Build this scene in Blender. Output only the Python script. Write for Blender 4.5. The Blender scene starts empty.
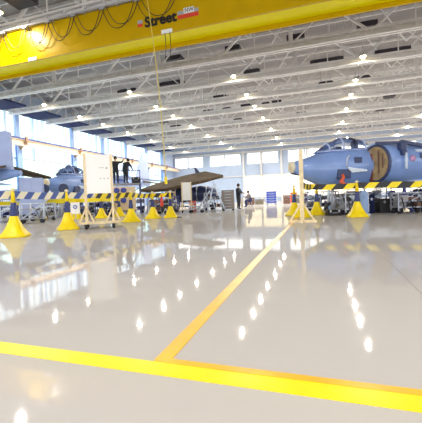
import bpy, bmesh, math, random
from mathutils import Vector, Matrix
random.seed(7)
C = bpy.context.scene.collection
PI = math.pi
R_ = math.radians

# ------------------------------------------------------------------ camera
F_PX = 333.0
EYE = Vector((0, 0, 0.75))
Yc = Vector((107, 15.7, -F_PX)).normalized()
Xc = Vector((1031, 24.5, F_PX)).normalized()
Xc = (Xc - Yc * Xc.dot(Yc)).normalized()
Zc = Xc.cross(Yc)
RW = Matrix((Xc, Yc, Zc))            # camera vector -> world vector


def ray(x, y):
    return RW @ Vector((x - 211, -(y - 211.5), -F_PX))


def atZ(x, y, Z=0.0):
    d = ray(x, y)
    return EYE + d * ((Z - EYE.z) / d.z)


def atY(x, y, Y):
    d = ray(x, y)
    return EYE + d * (Y / d.y)


cam = bpy.data.cameras.new('camera')
cam.sensor_width = 36
cam.lens = 36 * F_PX / 422
cam.clip_end = 500
camo = bpy.data.objects.new('camera', cam)
C.objects.link(camo)
camo.matrix_world = Matrix.Translation(EYE) @ RW.to_4x4()
bpy.context.scene.camera = camo


# ------------------------------------------------------------------ materials
def mat(name, col, rough=0.5, metal=0.0, var=0.06, scale=6.0, spec=0.5, bump=0.0, coat=0.0):
    m = bpy.data.materials.new(name)
    m.use_nodes = True
    nt = m.node_tree
    b = nt.nodes['Principled BSDF']
    tc = nt.nodes.new('ShaderNodeTexCoord')
    nz = nt.nodes.new('ShaderNodeTexNoise')
    nz.inputs['Scale'].default_value = scale
    nz.inputs['Detail'].default_value = 4
    nt.links.new(tc.outputs['Object'], nz.inputs['Vector'])
    rp = nt.nodes.new('ShaderNodeValToRGB')
    rp.color_ramp.elements[0].position = 0.3
    rp.color_ramp.elements[1].position = 0.7
    c0 = [max(0, c * (1 - var)) for c in col]
    c1 = [min(1, c * (1 + var)) for c in col]
    rp.color_ramp.elements[0].color = (*c0, 1)
    rp.color_ramp.elements[1].color = (*c1, 1)
    nt.links.new(nz.outputs['Fac'], rp.inputs['Fac'])
    nt.links.new(rp.outputs['Color'], b.inputs['Base Color'])
    b.inputs['Roughness'].default_value = rough
    b.inputs['Metallic'].default_value = metal
    b.inputs['Specular IOR Level'].default_value = spec
    if coat:
        b.inputs['Coat Weight'].default_value = coat
        b.inputs['Coat Roughness'].default_value = 0.05
    if bump:
        bp = nt.nodes.new('ShaderNodeBump')
        bp.inputs['Strength'].default_value = bump
        bp.inputs['Distance'].default_value = 0.02
        nt.links.new(nz.outputs['Fac'], bp.inputs['Height'])
        nt.links.new(bp.outputs['Normal'], b.inputs['Normal'])
    return m


def emit(name, col, s):
    m = bpy.data.materials.new(name)
    m.use_nodes = True
    nt = m.node_tree
    nt.nodes.clear()
    e = nt.nodes.new('ShaderNodeEmission')
    e.inputs['Color'].default_value = (*col, 1)
    e.inputs['Strength'].default_value = s
    o = nt.nodes.new('ShaderNodeOutputMaterial')
    nt.links.new(e.outputs[0], o.inputs[0])
    return m


def pane_mat(name, col, clear=0.6, tint=(1, 1, 1), stripes=0.0):
    """translucent daylight sheet: part see-through, part diffusing"""
    m = bpy.data.materials.new(name)
    m.use_nodes = True
    nt = m.node_tree
    nt.nodes.clear()
    N = nt.nodes.new
    tr = N('ShaderNodeBsdfTransparent')
    tr.inputs[0].default_value = (*tint, 1)
    tl = N('ShaderNodeBsdfTranslucent')
    tl.inputs[0].default_value = (*col, 1)
    gl = N('ShaderNodeBsdfGlossy')
    gl.inputs['Roughness'].default_value = 0.1
    mx = N('ShaderNodeMixShader')
    mx.inputs[0].default_value = clear
    nt.links.new(tl.outputs[0], mx.inputs[1])
    nt.links.new(tr.outputs[0], mx.inputs[2])
    m2 = N('ShaderNodeMixShader')
    m2.inputs[0].default_value = 0.05
    nt.links.new(mx.outputs[0], m2.inputs[1])
    nt.links.new(gl.outputs[0], m2.inputs[2])
    o = N('ShaderNodeOutputMaterial')
    nt.links.new(m2.outputs[0], o.inputs[0])
    if stripes:
        tc = N('ShaderNodeTexCoord')
        wv = N('ShaderNodeTexNoise')
        wv.inputs['Scale'].default_value = stripes
        wv.inputs['Detail'].default_value = 1
        mp = N('ShaderNodeMapping')
        mp.inputs['Scale'].default_value = (0.02, 1.0, 0.01)
        nt.links.new(tc.outputs['Object'], mp.inputs[0])
        nt.links.new(mp.outputs[0], wv.inputs['Vector'])
        rp = N('ShaderNodeValToRGB')
        rp.color_ramp.elements[0].position = 0.38
        rp.color_ramp.elements[0].color = (0.22, 0.45, 0.66, 1)
        rp.color_ramp.elements[1].position = 0.52
        rp.color_ramp.elements[1].color = (*tint, 1)
        nt.links.new(wv.outputs['Fac'], rp.inputs['Fac'])
        nt.links.new(rp.outputs[0], tr.inputs[0])
    return m


def glass_mat(name, tint=(0.85, 0.9, 1.0)):
    m = bpy.data.materials.new(name)
    m.use_nodes = True
    nt = m.node_tree
    nt.nodes.clear()
    N = nt.nodes.new
    tr = N('ShaderNodeBsdfTransparent')
    tr.inputs[0].default_value = (*tint, 1)
    gl = N('ShaderNodeBsdfGlossy')
    gl.inputs['Roughness'].default_value = 0.05
    fr = N('ShaderNodeFresnel')
    fr.inputs[0].default_value = 1.5
    mx = N('ShaderNodeMixShader')
    nt.links.new(fr.outputs[0], mx.inputs[0])
    nt.links.new(tr.outputs[0], mx.inputs[1])
    nt.links.new(gl.outputs[0], mx.inputs[2])
    o = N('ShaderNodeOutputMaterial')
    nt.links.new(mx.outputs[0], o.inputs[0])
    return m


def floor_mat():
    m = mat('floor_epoxy', (0.57, 0.55, 0.53), 0.16, var=0.05, scale=0.35, spec=0.4)
    nt = m.node_tree
    b = nt.nodes['Principled BSDF']
    tc = nt.nodes.new('ShaderNodeTexCoord')
    nz = nt.nodes.new('ShaderNodeTexNoise')
    nz.inputs['Scale'].default_value = 1.3
    nz.inputs['Detail'].default_value = 6
    nt.links.new(tc.outputs['Object'], nz.inputs['Vector'])
    mr = nt.nodes.new('ShaderNodeMapRange')
    mr.inputs[3].default_value = 0.02
    mr.inputs[4].default_value = 0.06
    nt.links.new(nz.outputs['Fac'], mr.inputs[0])
    nt.links.new(mr.outputs[0], b.inputs['Roughness'])
    bp = nt.nodes.new('ShaderNodeBump')
    bp.inputs['Strength'].default_value = 0.045
    bp.inputs['Distance'].default_value = 0.02
    n2 = nt.nodes.new('ShaderNodeTexNoise')
    n2.inputs['Scale'].default_value = 3.0
    nt.links.new(tc.outputs['Object'], n2.inputs['Vector'])
    nt.links.new(n2.outputs['Fac'], bp.inputs['Height'])
    nt.links.new(bp.outputs['Normal'], b.inputs['Normal'])
    # worn sealed floor: diffuse body with a thin, partly broken gloss film
    b.inputs['Specular IOR Level'].default_value = 0.0
    col = b.inputs['Base Color'].links[0].from_socket
    df = nt.nodes.new('ShaderNodeBsdfDiffuse')
    gl = nt.nodes.new('ShaderNodeBsdfGlossy')
    nt.links.new(col, df.inputs['Color'])
    nt.links.new(mr.outputs[0], gl.inputs['Roughness'])
    nt.links.new(bp.outputs['Normal'], gl.inputs['Normal'])
    fr = nt.nodes.new('ShaderNodeFresnel')
    fr.inputs['IOR'].default_value = 1.38
    mn = nt.nodes.new('ShaderNodeMath')
    mn.operation = 'MINIMUM'
    mn.inputs[1].default_value = 0.36
    nt.links.new(fr.outputs[0], mn.inputs[0])
    ms = nt.nodes.new('ShaderNodeMixShader')
    nt.links.new(mn.outputs[0], ms.inputs[0])
    nt.links.new(df.outputs[0], ms.inputs[1])
    nt.links.new(gl.outputs[0], ms.inputs[2])
    out = [n for n in nt.nodes if n.type == 'OUTPUT_MATERIAL'][0]
    nt.links.new(ms.outputs[0], out.inputs[0])
    nt.nodes.remove(b)
    return m


def corrugated(name, col, axis=0, scale=18.0, rough=0.5):
    m = mat(name, col, rough, var=0.05, scale=0.8)
    nt = m.node_tree
    b = nt.nodes['Principled BSDF']
    tc = nt.nodes.new('ShaderNodeTexCoord')
    wv = nt.nodes.new('ShaderNodeTexWave')
    wv.bands_direction = 'XYZ'[axis]
    wv.inputs['Scale'].default_value = scale
    nt.links.new(tc.outputs['Object'], wv.inputs['Vector'])
    bp = nt.nodes.new('ShaderNodeBump')
    bp.inputs['Strength'].default_value = 0.5
    bp.inputs['Distance'].default_value = 0.05
    nt.links.new(wv.outputs['Fac'], bp.inputs['Height'])
    nt.links.new(bp.outputs['Normal'], b.inputs['Normal'])
    return m


M = dict(
    floor=floor_mat(),
    yellow_line=mat('yellow_floor_paint', (0.95, 0.80, 0.0), 0.3, var=0.03),
    amber_line=mat('amber_floor_paint', (0.90, 0.50, 0.02), 0.3, var=0.08),
    joint=mat('floor_joint', (0.3, 0.28, 0.28), 0.6),
    deck=corrugated('roof_deck', (0.36, 0.335, 0.335), 0, 2.0),
    truss=mat('truss_paint', (0.76, 0.745, 0.735), 0.45, var=0.08, scale=2),
    clad=corrugated('wall_cladding', (0.52, 0.62, 0.80), 0, 1.5),
    lightclad=mat('translucent_cladding', (0.93, 0.90, 0.80), 0.5),
    base=mat('wall_base_board', (0.50, 0.42, 0.38), 0.6),
    column=mat('column_paint', (0.34, 0.50, 0.86), 0.45),
    bracket=mat('bracket_paint', (0.40, 0.24, 0.14), 0.5),
    runway=mat('runway_beam_paint', (0.90, 0.74, 0.55), 0.5),
    rail=mat('rail_steel', (0.07, 0.09, 0.30), 0.5, 0.0),
    frame_w=mat('window_frame_paint', (0.80, 0.88, 0.95), 0.4),
    pane=pane_mat('daylight_sheet', (0.9, 0.95, 1.0), 0.55, (0.84, 0.95, 1.0), 1.6),
    pane_low=pane_mat('pale_green_sheet', (0.8, 1.0, 0.95), 0.45, (0.78, 0.97, 0.96)),
    pane_back=pane_mat('clear_sheet', (0.95, 0.97, 1.0), 0.7, (1, 1, 1)),
    pane_warm=pane_mat('warm_sheet', (1.0, 0.93, 0.78), 0.32, (1.0, 0.95, 0.82)),
    crane=mat('crane_yellow_shaded', (0.60, 0.38, 0.0), 0.30, var=0.04, scale=1.5, spec=0.2),  # girder yellow deepened so the web reads as shaded beside the underside
    crane_under_lit=mat('crane_yellow_lit', (1.0, 0.86, 0.0), 0.4, var=0.03, spec=0.15),  # same girder yellow, brightened to paint in light bounced off the floor
    black=mat('black_rubber', (0.015, 0.015, 0.018), 0.5),
    lettering=mat('lettering_black', (0.02, 0.015, 0.01), 0.5),
    red=mat('red_paint', (0.75, 0.06, 0.03), 0.4),
    grey=mat('grey_paint', (0.42, 0.42, 0.44), 0.45),
    white=mat('white_paint', (0.90, 0.90, 0.90), 0.4, var=0.02),
    board=mat('board_white', (0.95, 0.95, 0.93), 0.25, var=0.01),
    navy=mat('navy_panel', (0.015, 0.02, 0.075), 0.7, var=0.2, spec=0.1),
    dark=mat('dark_heater', (0.03, 0.025, 0.04), 0.5, var=0.2),
    jet=mat('jet_blue_grey', (0.23, 0.37, 0.75), 0.25, var=0.08, scale=1.6, coat=0.4),
    jet_pale=mat('jet_pale_blue', (0.44, 0.54, 0.86), 0.3, var=0.06, scale=2),
    jet_dark=mat('jet_dark_blue', (0.04, 0.06, 0.16), 0.4, var=0.2),
    jet_light=mat('jet_light_panel', (0.72, 0.82, 0.98), 0.35),
    tan=mat('intake_cover_tan', (0.40, 0.29, 0.15), 0.6, var=0.25, scale=5),
    strap=mat('strap_rust', (0.28, 0.07, 0.04), 0.6),
    cream=mat('cream_ring', (0.86, 0.80, 0.62), 0.4),
    orange=mat('orange_hose', (0.85, 0.12, 0.03), 0.4),
    pink=mat('roundel_pink', (0.62, 0.35, 0.62), 0.4),
    glass=glass_mat('canopy_glass', (0.92, 0.95, 1.0)),
    wing=mat('wing_olive', (0.13, 0.095, 0.06), 0.8, var=0.25, scale=1.2, spec=0.15),
    timber=mat('timber', (0.84, 0.70, 0.44), 0.55, var=0.12, scale=9),
    ply=mat('plywood', (0.80, 0.64, 0.42), 0.6, var=0.1, scale=4),
    cone=mat('cone_yellow', (1.0, 0.74, 0.0), 0.35, var=0.06),
    sleeve=mat('cone_navy', (0.02, 0.035, 0.16), 0.35),
    tape_y=mat('tape_yellow', (1.0, 0.78, 0.0), 0.4, var=0.03),
    tape_k=mat('tape_black', (0.015, 0.015, 0.02), 0.4),
    tape_b=mat('tape_blue', (0.06, 0.12, 0.42), 0.4),
    tape_c=mat('tape_cream', (0.92, 0.88, 0.68), 0.4, var=0.02),
    steel=mat('steel_tube', (0.45, 0.48, 0.56), 0.35, 0.6),
    pale=mat('pale_steel', (0.66, 0.76, 0.90), 0.4, 0.1),
    bluebox=mat('blue_enamel', (0.06, 0.12, 0.62), 0.35),
    greybox=mat('grey_enamel', (0.34, 0.34, 0.37), 0.45),
    shelfbrown=mat('drawer_brown', (0.36, 0.30, 0.26), 0.5),
    bluedisc=mat('blue_disc', (0.05, 0.07, 0.40), 0.4),
    skin=mat('skin', (0.62, 0.40, 0.29), 0.5),
    hair=mat('hair', (0.035, 0.025, 0.02), 0.6),
    overall=mat('dark_overalls', (0.02, 0.024, 0.035), 0.7),
    trouser=mat('navy_trousers', (0.03, 0.05, 0.20), 0.7),
    shirt=mat('grey_shirt', (0.32, 0.30, 0.32), 0.7),
    tyre=mat('tyre', (0.02, 0.02, 0.03), 0.6),
    hub=mat('hub_blue', (0.25, 0.45, 0.75), 0.4),
    rope=mat('rope_yellow', (0.80, 0.66, 0.12), 0.5),
    brown=mat('brown_case', (0.22, 0.12, 0.09), 0.6),
    khaki=mat('khaki_case', (0.26, 0.24, 0.18), 0.6),
    lampshell=mat('lamp_shell', (0.75, 0.75, 0.75), 0.3, 0.5),
    bulb=emit('lamp_glow', (1.0, 0.84, 0.48), 28.0),
)


# ------------------------------------------------------------------ mesh builder
class MB:
    def __init__(s):
        s.bm = bmesh.new()
        s.mi = 0

    def face(s, pts, mi=None):
        f = s.bm.faces.new([s.bm.verts.new(p) for p in pts])
        f.material_index = s.mi if mi is None else mi
        return f

    def box(s, c, size, rot=None, bevel=0.0):
        r = bmesh.ops.create_cube(s.bm, size=1.0)
        mtx = Matrix.Translation(Vector(c))
        if rot is not None:
            mtx = mtx @ (rot.to_4x4() if isinstance(rot, Matrix) else Matrix.Rotation(rot, 4, 'Z'))
        mtx = mtx @ Matrix.Diagonal((size[0], size[1], size[2], 1))
        bmesh.ops.transform(s.bm, matrix=mtx, verts=r['verts'])
        fs = {f for v in r['verts'] for f in v.link_faces}
        for f in fs:
            f.material_index = s.mi
        if bevel:
            es = list({e for v in r['verts'] for e in v.link_edges})
            bmesh.ops.bevel(s.bm, geom=es, offset=bevel, segments=2, affect='EDGES', profile=0.5)
        return s

    def bar(s, a, b, w, h=None):
        """rectangular bar from a to b"""
        a, b = Vector(a), Vector(b)
        h = h or w
        d = b - a
        L = d.length
        if L < 1e-6:
            return s
        z = d / L
        up = Vector((0, 0, 1)) if abs(z.z) < 0.95 else Vector((0, 1, 0))
        x = up.cross(z).normalized()
        y = z.cross(x)
        rot = Matrix((x, y, z)).transposed()
        return s.box((a + b) / 2, (w, h, L), rot)

    def tube(s, pts, r, n=8, caps=True):
        pts = [Vector(p) for p in pts]
        rs = r if isinstance(r, (list, tuple)) else [r] * len(pts)
        rings = []
        prev = None
        for i, p in enumerate(pts):
            if i == 0:
                t = pts[1] - p
            elif i == len(pts) - 1:
                t = p - pts[i - 1]
            else:
                t = pts[i + 1] - pts[i - 1]
            t.normalize()
            if prev is None:
                up = Vector((0, 0, 1)) if abs(t.z) < 0.9 else Vector((1, 0, 0))
                x = up.cross(t).normalized()
            else:
                x = (prev - t * prev.dot(t)).normalized()
            prev = x
            y = t.cross(x)
            rings.append([s.bm.verts.new(p + (x * math.cos(2 * PI * k / n) + y * math.sin(2 * PI * k / n)) * rs[i]) for k in range(n)])
        s.skin(rings, caps)
        return s

    def skin(s, rings, caps=True, smooth=True):
        n = len(rings[0])
        for a, b in zip(rings, rings[1:]):
            for k in range(n):
                f = s.bm.faces.new((a[k], a[(k + 1) % n], b[(k + 1) % n], b[k]))
                f.material_index = s.mi
                f.smooth = smooth
        if caps:
            for rr, fl in ((rings[0], True), (rings[-1], False)):
                f = s.bm.faces.new(list(reversed(rr)) if fl else rr)
                f.material_index = s.mi
        return s

    def lathe(s, prof, c=(0, 0, 0), axis='Z', n=20, caps=True):
        """prof: (radius, height) pairs"""
        c = Vector(c)
        rings = []
        for r, h in prof:
            ring = []
            for k in range(n):
                a = 2 * PI * k / n
                u, v = r * math.cos(a), r * math.sin(a)
                p = {'Z': (u, v, h), 'X': (h, u, v), 'Y': (v, h, u)}[axis]
                ring.append(s.bm.verts.new(c + Vector(p)))
            rings.append(ring)
        return s.skin(rings, caps)

    def loft(s, secs, n=24, caps=True, p=2.0):
        """sections along local x: (x, y, z, half width, half height[, rake])"""
        rings = []
        for q in secs:
            x, y, z, hw, hh = q[:5]
            rk = q[5] if len(q) > 5 else 0
            ring = []
            for k in range(n):
                a = 2 * PI * k / n
                cu, sv = math.cos(a), math.sin(a)
                u = hw * math.copysign(abs(cu) ** (2 / p), cu)
                v = hh * math.copysign(abs(sv) ** (2 / p), sv)
                ring.append(s.bm.verts.new((x + rk * u, y + u, z + v)))
            rings.append(ring)
        return s.skin(rings, caps)

    def prism(s, poly, vec):
        """polygon of 3D points extruded along vec"""
        a = [s.bm.verts.new(Vector(p)) for p in poly]
        b = [s.bm.verts.new(Vector(p) + Vector(vec)) for p in poly]
        s.skin([a, b], True, False)
        return s

    def build(s, name, m, parent=None, loc=None, recalc=True):
        if recalc:
            bmesh.ops.recalc_face_normals(s.bm, faces=s.bm.faces)
        me = bpy.data.meshes.new(name)
        s.bm.to_mesh(me)
        s.bm.free()
        for k in (m if isinstance(m, (list, tuple)) else [m]):
            me.materials.append(k)
        o = bpy.data.objects.new(name, me)
        C.objects.link(o)
        if parent is not None:
            o.parent = parent
        if loc is not None:
            o.location = loc
        return o


def tag(o, label, cat, group=None):
    o['label'] = label
    o['category'] = cat
    if group:
        o['group'] = group
    return o


def thing(name, label, cat, loc=(0, 0, 0), rz=0.0, group=None):
    o = bpy.data.objects.new(name, None)
    o.empty_display_size = 0.2
    C.objects.link(o)
    o.location = loc
    o.rotation_euler = (0, 0, rz)
    return tag(o, label, cat, group)


def struct(o):
    o['kind'] = 'structure'
    return o


def dup(root, loc, rz, label, group=None):
    r = root.copy()
    C.objects.link(r)
    r.location = loc
    r.rotation_euler = (0, 0, rz)
    r['label'] = label
    if group:
        r['group'] = group
    for ch in list(root.children):
        c = ch.copy()
        C.objects.link(c)
        c.parent = r
        for g in list(ch.children):
            d = g.copy()
            C.objects.link(d)
            d.parent = c
    return r


# ================================================================== SETTING
XL, YB, XR, YF = -32.0, 72.0, 34.0, -14.0
ZE, ZD = 11.15, 13.7
b = MB()
b.box(((XL + XR) / 2, (YB + YF) / 2, -0.1), (XR - XL + 1, YB - YF + 1, 0.2))
struct(b.build('floor', M['floor']))

# painted lines
def strip(name, quad, m, z=0.003):
    b = MB()
    b.prism([(p[0], p[1], 0.0) for p in quad], (0, 0, z))
    return struct(b.build(name, m))


def g(x, y):
    p = atZ(x, y, 0)
    return (p.x, p.y)


strip('trim_1', [(-8, 1.278), (9, 1.258), (9, 1.365), (-8, 1.383)], M['yellow_line'], 0.003)
strip('trim_2', [(-0.70, 1.372), (9, 1.362), (9, 1.405), (-0.70, 1.415)], M['amber_line'], 0.0045)
strip('trim_3', [(-0.755, 1.38), (-0.675, 1.38), (-0.70, 26.0), (-0.80, 26.0)], M['amber_line'], 0.0035)
strip('trim_4', [(0.70, 1.45), (0.708, 1.45), (0.79, 14.0), (0.775, 14.0)], M['joint'], 0.001)

# roof deck
b = MB()
b.box(((XL + XR) / 2, (YB + YF) / 2, ZD + 0.1), (XR - XL + 1, YB - YF + 1, 0.2))
struct(b.build('ceiling', M['deck']))

TY = [10.6, 15.2, 19.4, 23.7, 28.35, 33.6, 38.1, 44.0, 51.3, 58.8, 66.0]
ZB, ZT = 11.0, 13.2
# purlins run across the hall between the trusses
for ya, yb in zip(TY, TY[1:]):
    for f_ in (0.33, 0.67):
        b = MB()
        b.box(((XL + XR) / 2, ya + (yb - ya) * f_, ZD - 0.12), (XR - XL - 0.2, 0.12, 0.22))
        struct(b.build('roof_purlin', M['truss']))
NX = [-31.3 + 4.96 * k for k in range(14)]          # panel points (lamps hang at every other one)
for Y in TY:
    b = MB()
    x0, x1 = XL + 0.1, XR - 0.1
    for dy in (-0.16, 0.16):                         # twin angles of each chord
        b.box(((x0 + x1) / 2, Y + dy, ZB + 0.16), (x1 - x0, 0.12, 0.12))
        b.box(((x0 + x1) / 2, Y + dy, ZB - 0.22), (x1 - x0, 0.14, 0.14))
        b.box(((x0 + x1) / 2, Y + dy, ZT), (x1 - x0, 0.13, 0.30))
    b.box(((x0 + x1) / 2, Y, ZB - 0.03), (x1 - x0, 0.05, 0.3))
    k = 0
    for k in range(int((x1 - x0) / 1.24)):           # stiffeners on the chord
        b.box((x0 + 0.6 + 1.24 * k, Y, ZB - 0.03), (0.10, 0.34, 0.34))
    for k, x in enumerate(NX):
        if k % 2 == 0:
            b.bar((x, Y, ZB), (x, Y, ZT), 0.26, 0.2)
        if k + 1 < len(NX):
            xm = (x + NX[k + 1]) / 2
            lo, hi = ((x, Y, ZB), (xm, Y, ZT)) if k % 2 else ((NX[k + 1], Y, ZB), (xm, Y, ZT))
            b.bar(lo, hi, 0.16, 0.14)
            lo2 = (NX[k + 1], Y, ZB) if k % 2 else (x, Y, ZB)
            b.bar(lo2, (xm, Y, ZT), 0.09, 0.08)
            b.bar((xm, Y, ZT), (xm, Y, ZB), 0.07, 0.07)
    struct(b.build('roof_truss', M['truss']))
# light ties between neighbouring trusses
for i, (ya, yb) in enumerate(zip(TY, TY[1:])):
    b = MB()
    for k, x in enumerate(NX):
        if k % 2 == 0:
            if (k // 2 + i) % 2:
                b.bar((x, ya, ZB), (x, yb, ZT), 0.08, 0.08)
        elif k + 1 < len(NX):
            b.bar((x, ya, ZT), (x + 2.48, (ya + yb) / 2, ZB), 0.07, 0.07)
            b.bar((x + 2.48, (ya + yb) / 2, ZB), (x + 4.96, ya, ZT), 0.07, 0.07)
    struct(b.build('roof_bracing', M['truss']))

# ---- left wall
COLY = [6.0, 14.0, 21.5, 29.1, 37.9, 44.6, 51.3, 58.5, 65.2]
b = MB()
b.box((XL - 0.1, (YB + YF) / 2, 1.3), (0.2, YB - YF, 2.6))
b.box((XL - 0.1, (YB + YF) / 2, 12.5), (0.2, YB - YF, 2.6))
b.box((XL - 0.1, (YB + COLY[-1]) / 2, 6.9), (0.2, YB - COLY[-1], 8.6))
b.box((XL - 0.1, (YF + COLY[0]) / 2, 6.9), (0.2, COLY[0] - YF, 8.6))
struct(b.build('wall_left', M['clad']))
for y in COLY:
    b = MB()
    b.box((XL + 0.55, y, 4.0), (0.16, 0.62, 8.0))
    b.box((XL + 0.25, y, 4.0), (0.10, 0.62, 8.0))
    b.box((XL + 0.40, y, 4.0), (0.3, 0.12, 8.0))
    b.box((XL + 0.25, y, 9.6), (0.3, 0.5, 3.1))
    struct(b.build('wall_column', M['column']))
    b = MB()
    b.box((XL + 1.0, y, 7.75), (1.0, 0.4, 0.5))
    b.prism([(XL + 0.6, y - 0.06, 7.0), (XL + 1.4, y - 0.06, 7.5), (XL + 0.6, y - 0.06, 7.5)], (0, 0.12, 0))
    b.box((XL + 1.62, y, 8.05), (0.16, 0.3, 0.6))
    struct(b.build('runway_bracket', M['bracket']))
b = MB()
XRW = XL + 1.3
b.box((XRW, (YB + YF) / 2, 8.02), (0.5, YB - YF, 0.10))
b.box((XRW, (YB + YF) / 2, 7.72), (0.12, YB - YF, 0.6))
b.box((XRW, (YB + YF) / 2, 7.40), (0.5, YB - YF, 0.10))
struct(b.build('runway_beam', M['runway']))
b = MB()
b.box((XRW, (YB + YF) / 2, 8.16), (0.16, YB - YF, 0.18))
b.box((XRW + 0.27, (YB + YF) / 2, 8.1), (0.04, YB - YF, 0.16))
struct(b.build('runway_rail', M['rail']))
wn = 0
for ya, yb in zip(COLY, COLY[1:]):
    for zone, (z0, z1) in enumerate(((8.35, 11.2), (6.1, 8.35), (2.6, 6.1))):
        wn += 1
        f = MB()
        y0, y1 = ya + 0.1, yb - 0.1
        for z in (z0 + 0.05, z1 - 0.05):
            f.box((XL, (y0 + y1) / 2, z), (0.16, y1 - y0, 0.12 if zone != 2 else 0.16))
        nm = 7 if zone < 2 else 3
        for k in range(nm + 1):
            yy = y0 + (y1 - y0) * k / nm
            f.box((XL, yy, (z0 + z1) / 2), (0.12, 0.07 if k % 2 else 0.16, z1 - z0))
        if zone == 2:
            f.box((XL + 0.05, (y0 + y1) / 2, 5.75), (0.25, y1 - y0, 0.08))
            f.box((XL + 0.05, (y0 + y1) / 2, 5.45), (0.12, y1 - y0, 0.08))
            f.box((XL + 0.05, (y0 + y1) / 2, 4.0), (0.12, y1 - y0, 0.08))
        fo = struct(f.build('window_%d' % wn, M['frame_w']))
        p = MB()
        p.box((XL - 0.02, (y0 + y1) / 2, (z0 + z1) / 2), (0.015, y1 - y0, z1 - z0))
        p.build('pane', M['pane'] if zone < 2 else M['pane_low'], fo)

# ---- back wall: cladding around window pairs, warm translucent doors below
PAIRS = [(-31.6, -28.25), (-28.25, -24.6), (-23.1, -19.55), (-19.55, -15.9), (-14.6, -11.27), (-11.27, -7.8),
         (-5.9, -2.5), (-2.5, 0.9), (2.6, 6.0), (6.0, 9.4), (11, 14.4), (14.4, 17.8), (19.5, 23), (23, 26.5)]
ZW0, ZW1 = 8.1, 10.45
b = MB()
b.box(((XL + XR) / 2, YB, 12.1), (XR - XL, 0.2, 3.3))
b.box(((XL + XR) / 2, YB, 6.8), (XR - XL, 0.2, 2.6))
gap = [XL] + [v for i in range(0, len(PAIRS), 2) for v in (PAIRS[i][0], PAIRS[i + 1][1])] + [XR]
for i in range(0, len(gap), 2):
    b.box(((gap[i] + gap[i + 1]) / 2, YB, (ZW0 + ZW1) / 2), (gap[i + 1] - gap[i], 0.2, ZW1 - ZW0))
b.box(((XL + XR) / 2, YB, 0.45), (XR - XL, 0.2, 0.9))
b.box(((XL - 15.3) / 2, YB, 3.2), (-15.3 - XL, 0.2, 4.6))
struct(b.build('wall_back', M['clad']))
for x0, x1 in PAIRS:
    wn += 1
    f = MB()
    for z in (ZW0, ZW1):
        f.box(((x0 + x1) / 2, YB - 0.05, z), (x1 - x0, 0.3, 0.14))
    for x in (x0 + 0.08, x1 - 0.08):
        f.box((x, YB - 0.05, (ZW0 + ZW1) / 2), (0.16, 0.3, ZW1 - ZW0))
    fo = struct(f.build('window_%d' % wn, M['frame_w']))
    p = MB()
    p.box(((x0 + x1) / 2, YB, (ZW0 + ZW1) / 2), (x1 - x0 - 0.2, 0.02, ZW1 - ZW0 - 0.1))
    p.build('pane', M['pane_back'], fo)
# big sliding doors with warm daylight sheets and cross bracing
dn = 0
DX = [-15.3, -11.45, -7.3, -2.6, 2.2, 7.0, 11.8, 16.6, 21.4, 26.2, 31.0]
for x0, x1 in zip(DX, DX[1:]):
    dn += 1
    f = MB()
    for z in (0.95, 3.2, 5.5):
        f.box(((x0 + x1) / 2, YB - 0.05, z), (x1 - x0, 0.2, 0.14))
    for x in (x0 + 0.06, x1 - 0.06):
        f.box((x, YB - 0.05, 3.2), (0.14, 0.22, 4.6))
    f.bar((x0, YB - 0.1, 0.95), ((x0 + x1) / 2 + (1.9 if dn % 2 else -1.9), YB - 0.1, 5.4), 0.14, 0.1) if dn % 2 else \
        f.bar((x1, YB - 0.1, 0.95), (x0 + 0.2, YB - 0.1, 5.4), 0.14, 0.1)
    fo = struct(f.build('door_%d' % dn, M['truss']))
    p = MB()
    p.box(((x0 + x1) / 2, YB + 0.02, 3.2), (x1 - x0 - 0.1, 0.02, 4.6))
    p.build('pane', M['pane_warm'], fo)
for x in (-15.3, -11.45, -7.2, -2.0, 2.6):
    b = MB()
    b.box((x, YB - 0.4, 5.5), (0.4, 0.35, 11.0))
    struct(b.build('wall_column', M['truss']))
b = MB()
b.box(((XL + XR) / 2, YB - 0.3, 10.75), (XR - XL, 0.3, 0.35))
b.box(((XL + XR) / 2, YB - 0.3, 5.6), (XR - XL, 0.3, 0.2))
struct(b.build('trim_5', M['truss']))
# right wall, out of frame, with an unglazed strip left open to let daylight in
b = MB()
b.box((XR + 0.1, (YB + YF) / 2, 2.5), (0.2, YB - YF, 5.0))
b.box((XR + 0.1, (YB + YF) / 2, 12.0), (0.2, YB - YF, 3.6))
struct(b.build('wall_right', M['clad']))

b = MB()  # unseen front wall; its low opening is added to let fill light in
b.box(((XL + XR) / 2, YF - 0.1, (ZD + 4.2) / 2), (XR - XL, 0.2, ZD - 4.2))
b.box((XL + 3, YF - 0.1, 2.1), (6, 0.2, 4.2))
b.box((XR - 3, YF - 0.1, 2.1), (6, 0.2, 4.2))
struct(b.build('wall_front', M['clad']))

# ================================================================== OVERHEAD CRANE
GZ0, GZ1, GY0, GY1 = 8.75, 10.55, 14.85, 16.05
cr = thing('overhead_crane', 'huge yellow overhead travelling crane girder lettered in black across the hangar', 'crane', (0, GY0, GZ0))
def CR(x, y, z): return (x, y - GY0, z - GZ0)
gx0, gx1 = XRW + 0.4, XR - 1.2
b = MB()
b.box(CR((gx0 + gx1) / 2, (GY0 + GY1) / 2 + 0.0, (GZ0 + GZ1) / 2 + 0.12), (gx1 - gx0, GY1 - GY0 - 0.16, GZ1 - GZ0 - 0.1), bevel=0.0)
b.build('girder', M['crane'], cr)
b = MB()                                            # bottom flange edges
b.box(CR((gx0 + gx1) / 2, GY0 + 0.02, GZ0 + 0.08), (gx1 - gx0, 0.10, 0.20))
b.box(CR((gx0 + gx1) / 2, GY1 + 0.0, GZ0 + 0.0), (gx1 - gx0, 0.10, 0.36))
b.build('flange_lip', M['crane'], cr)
b = MB()
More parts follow.
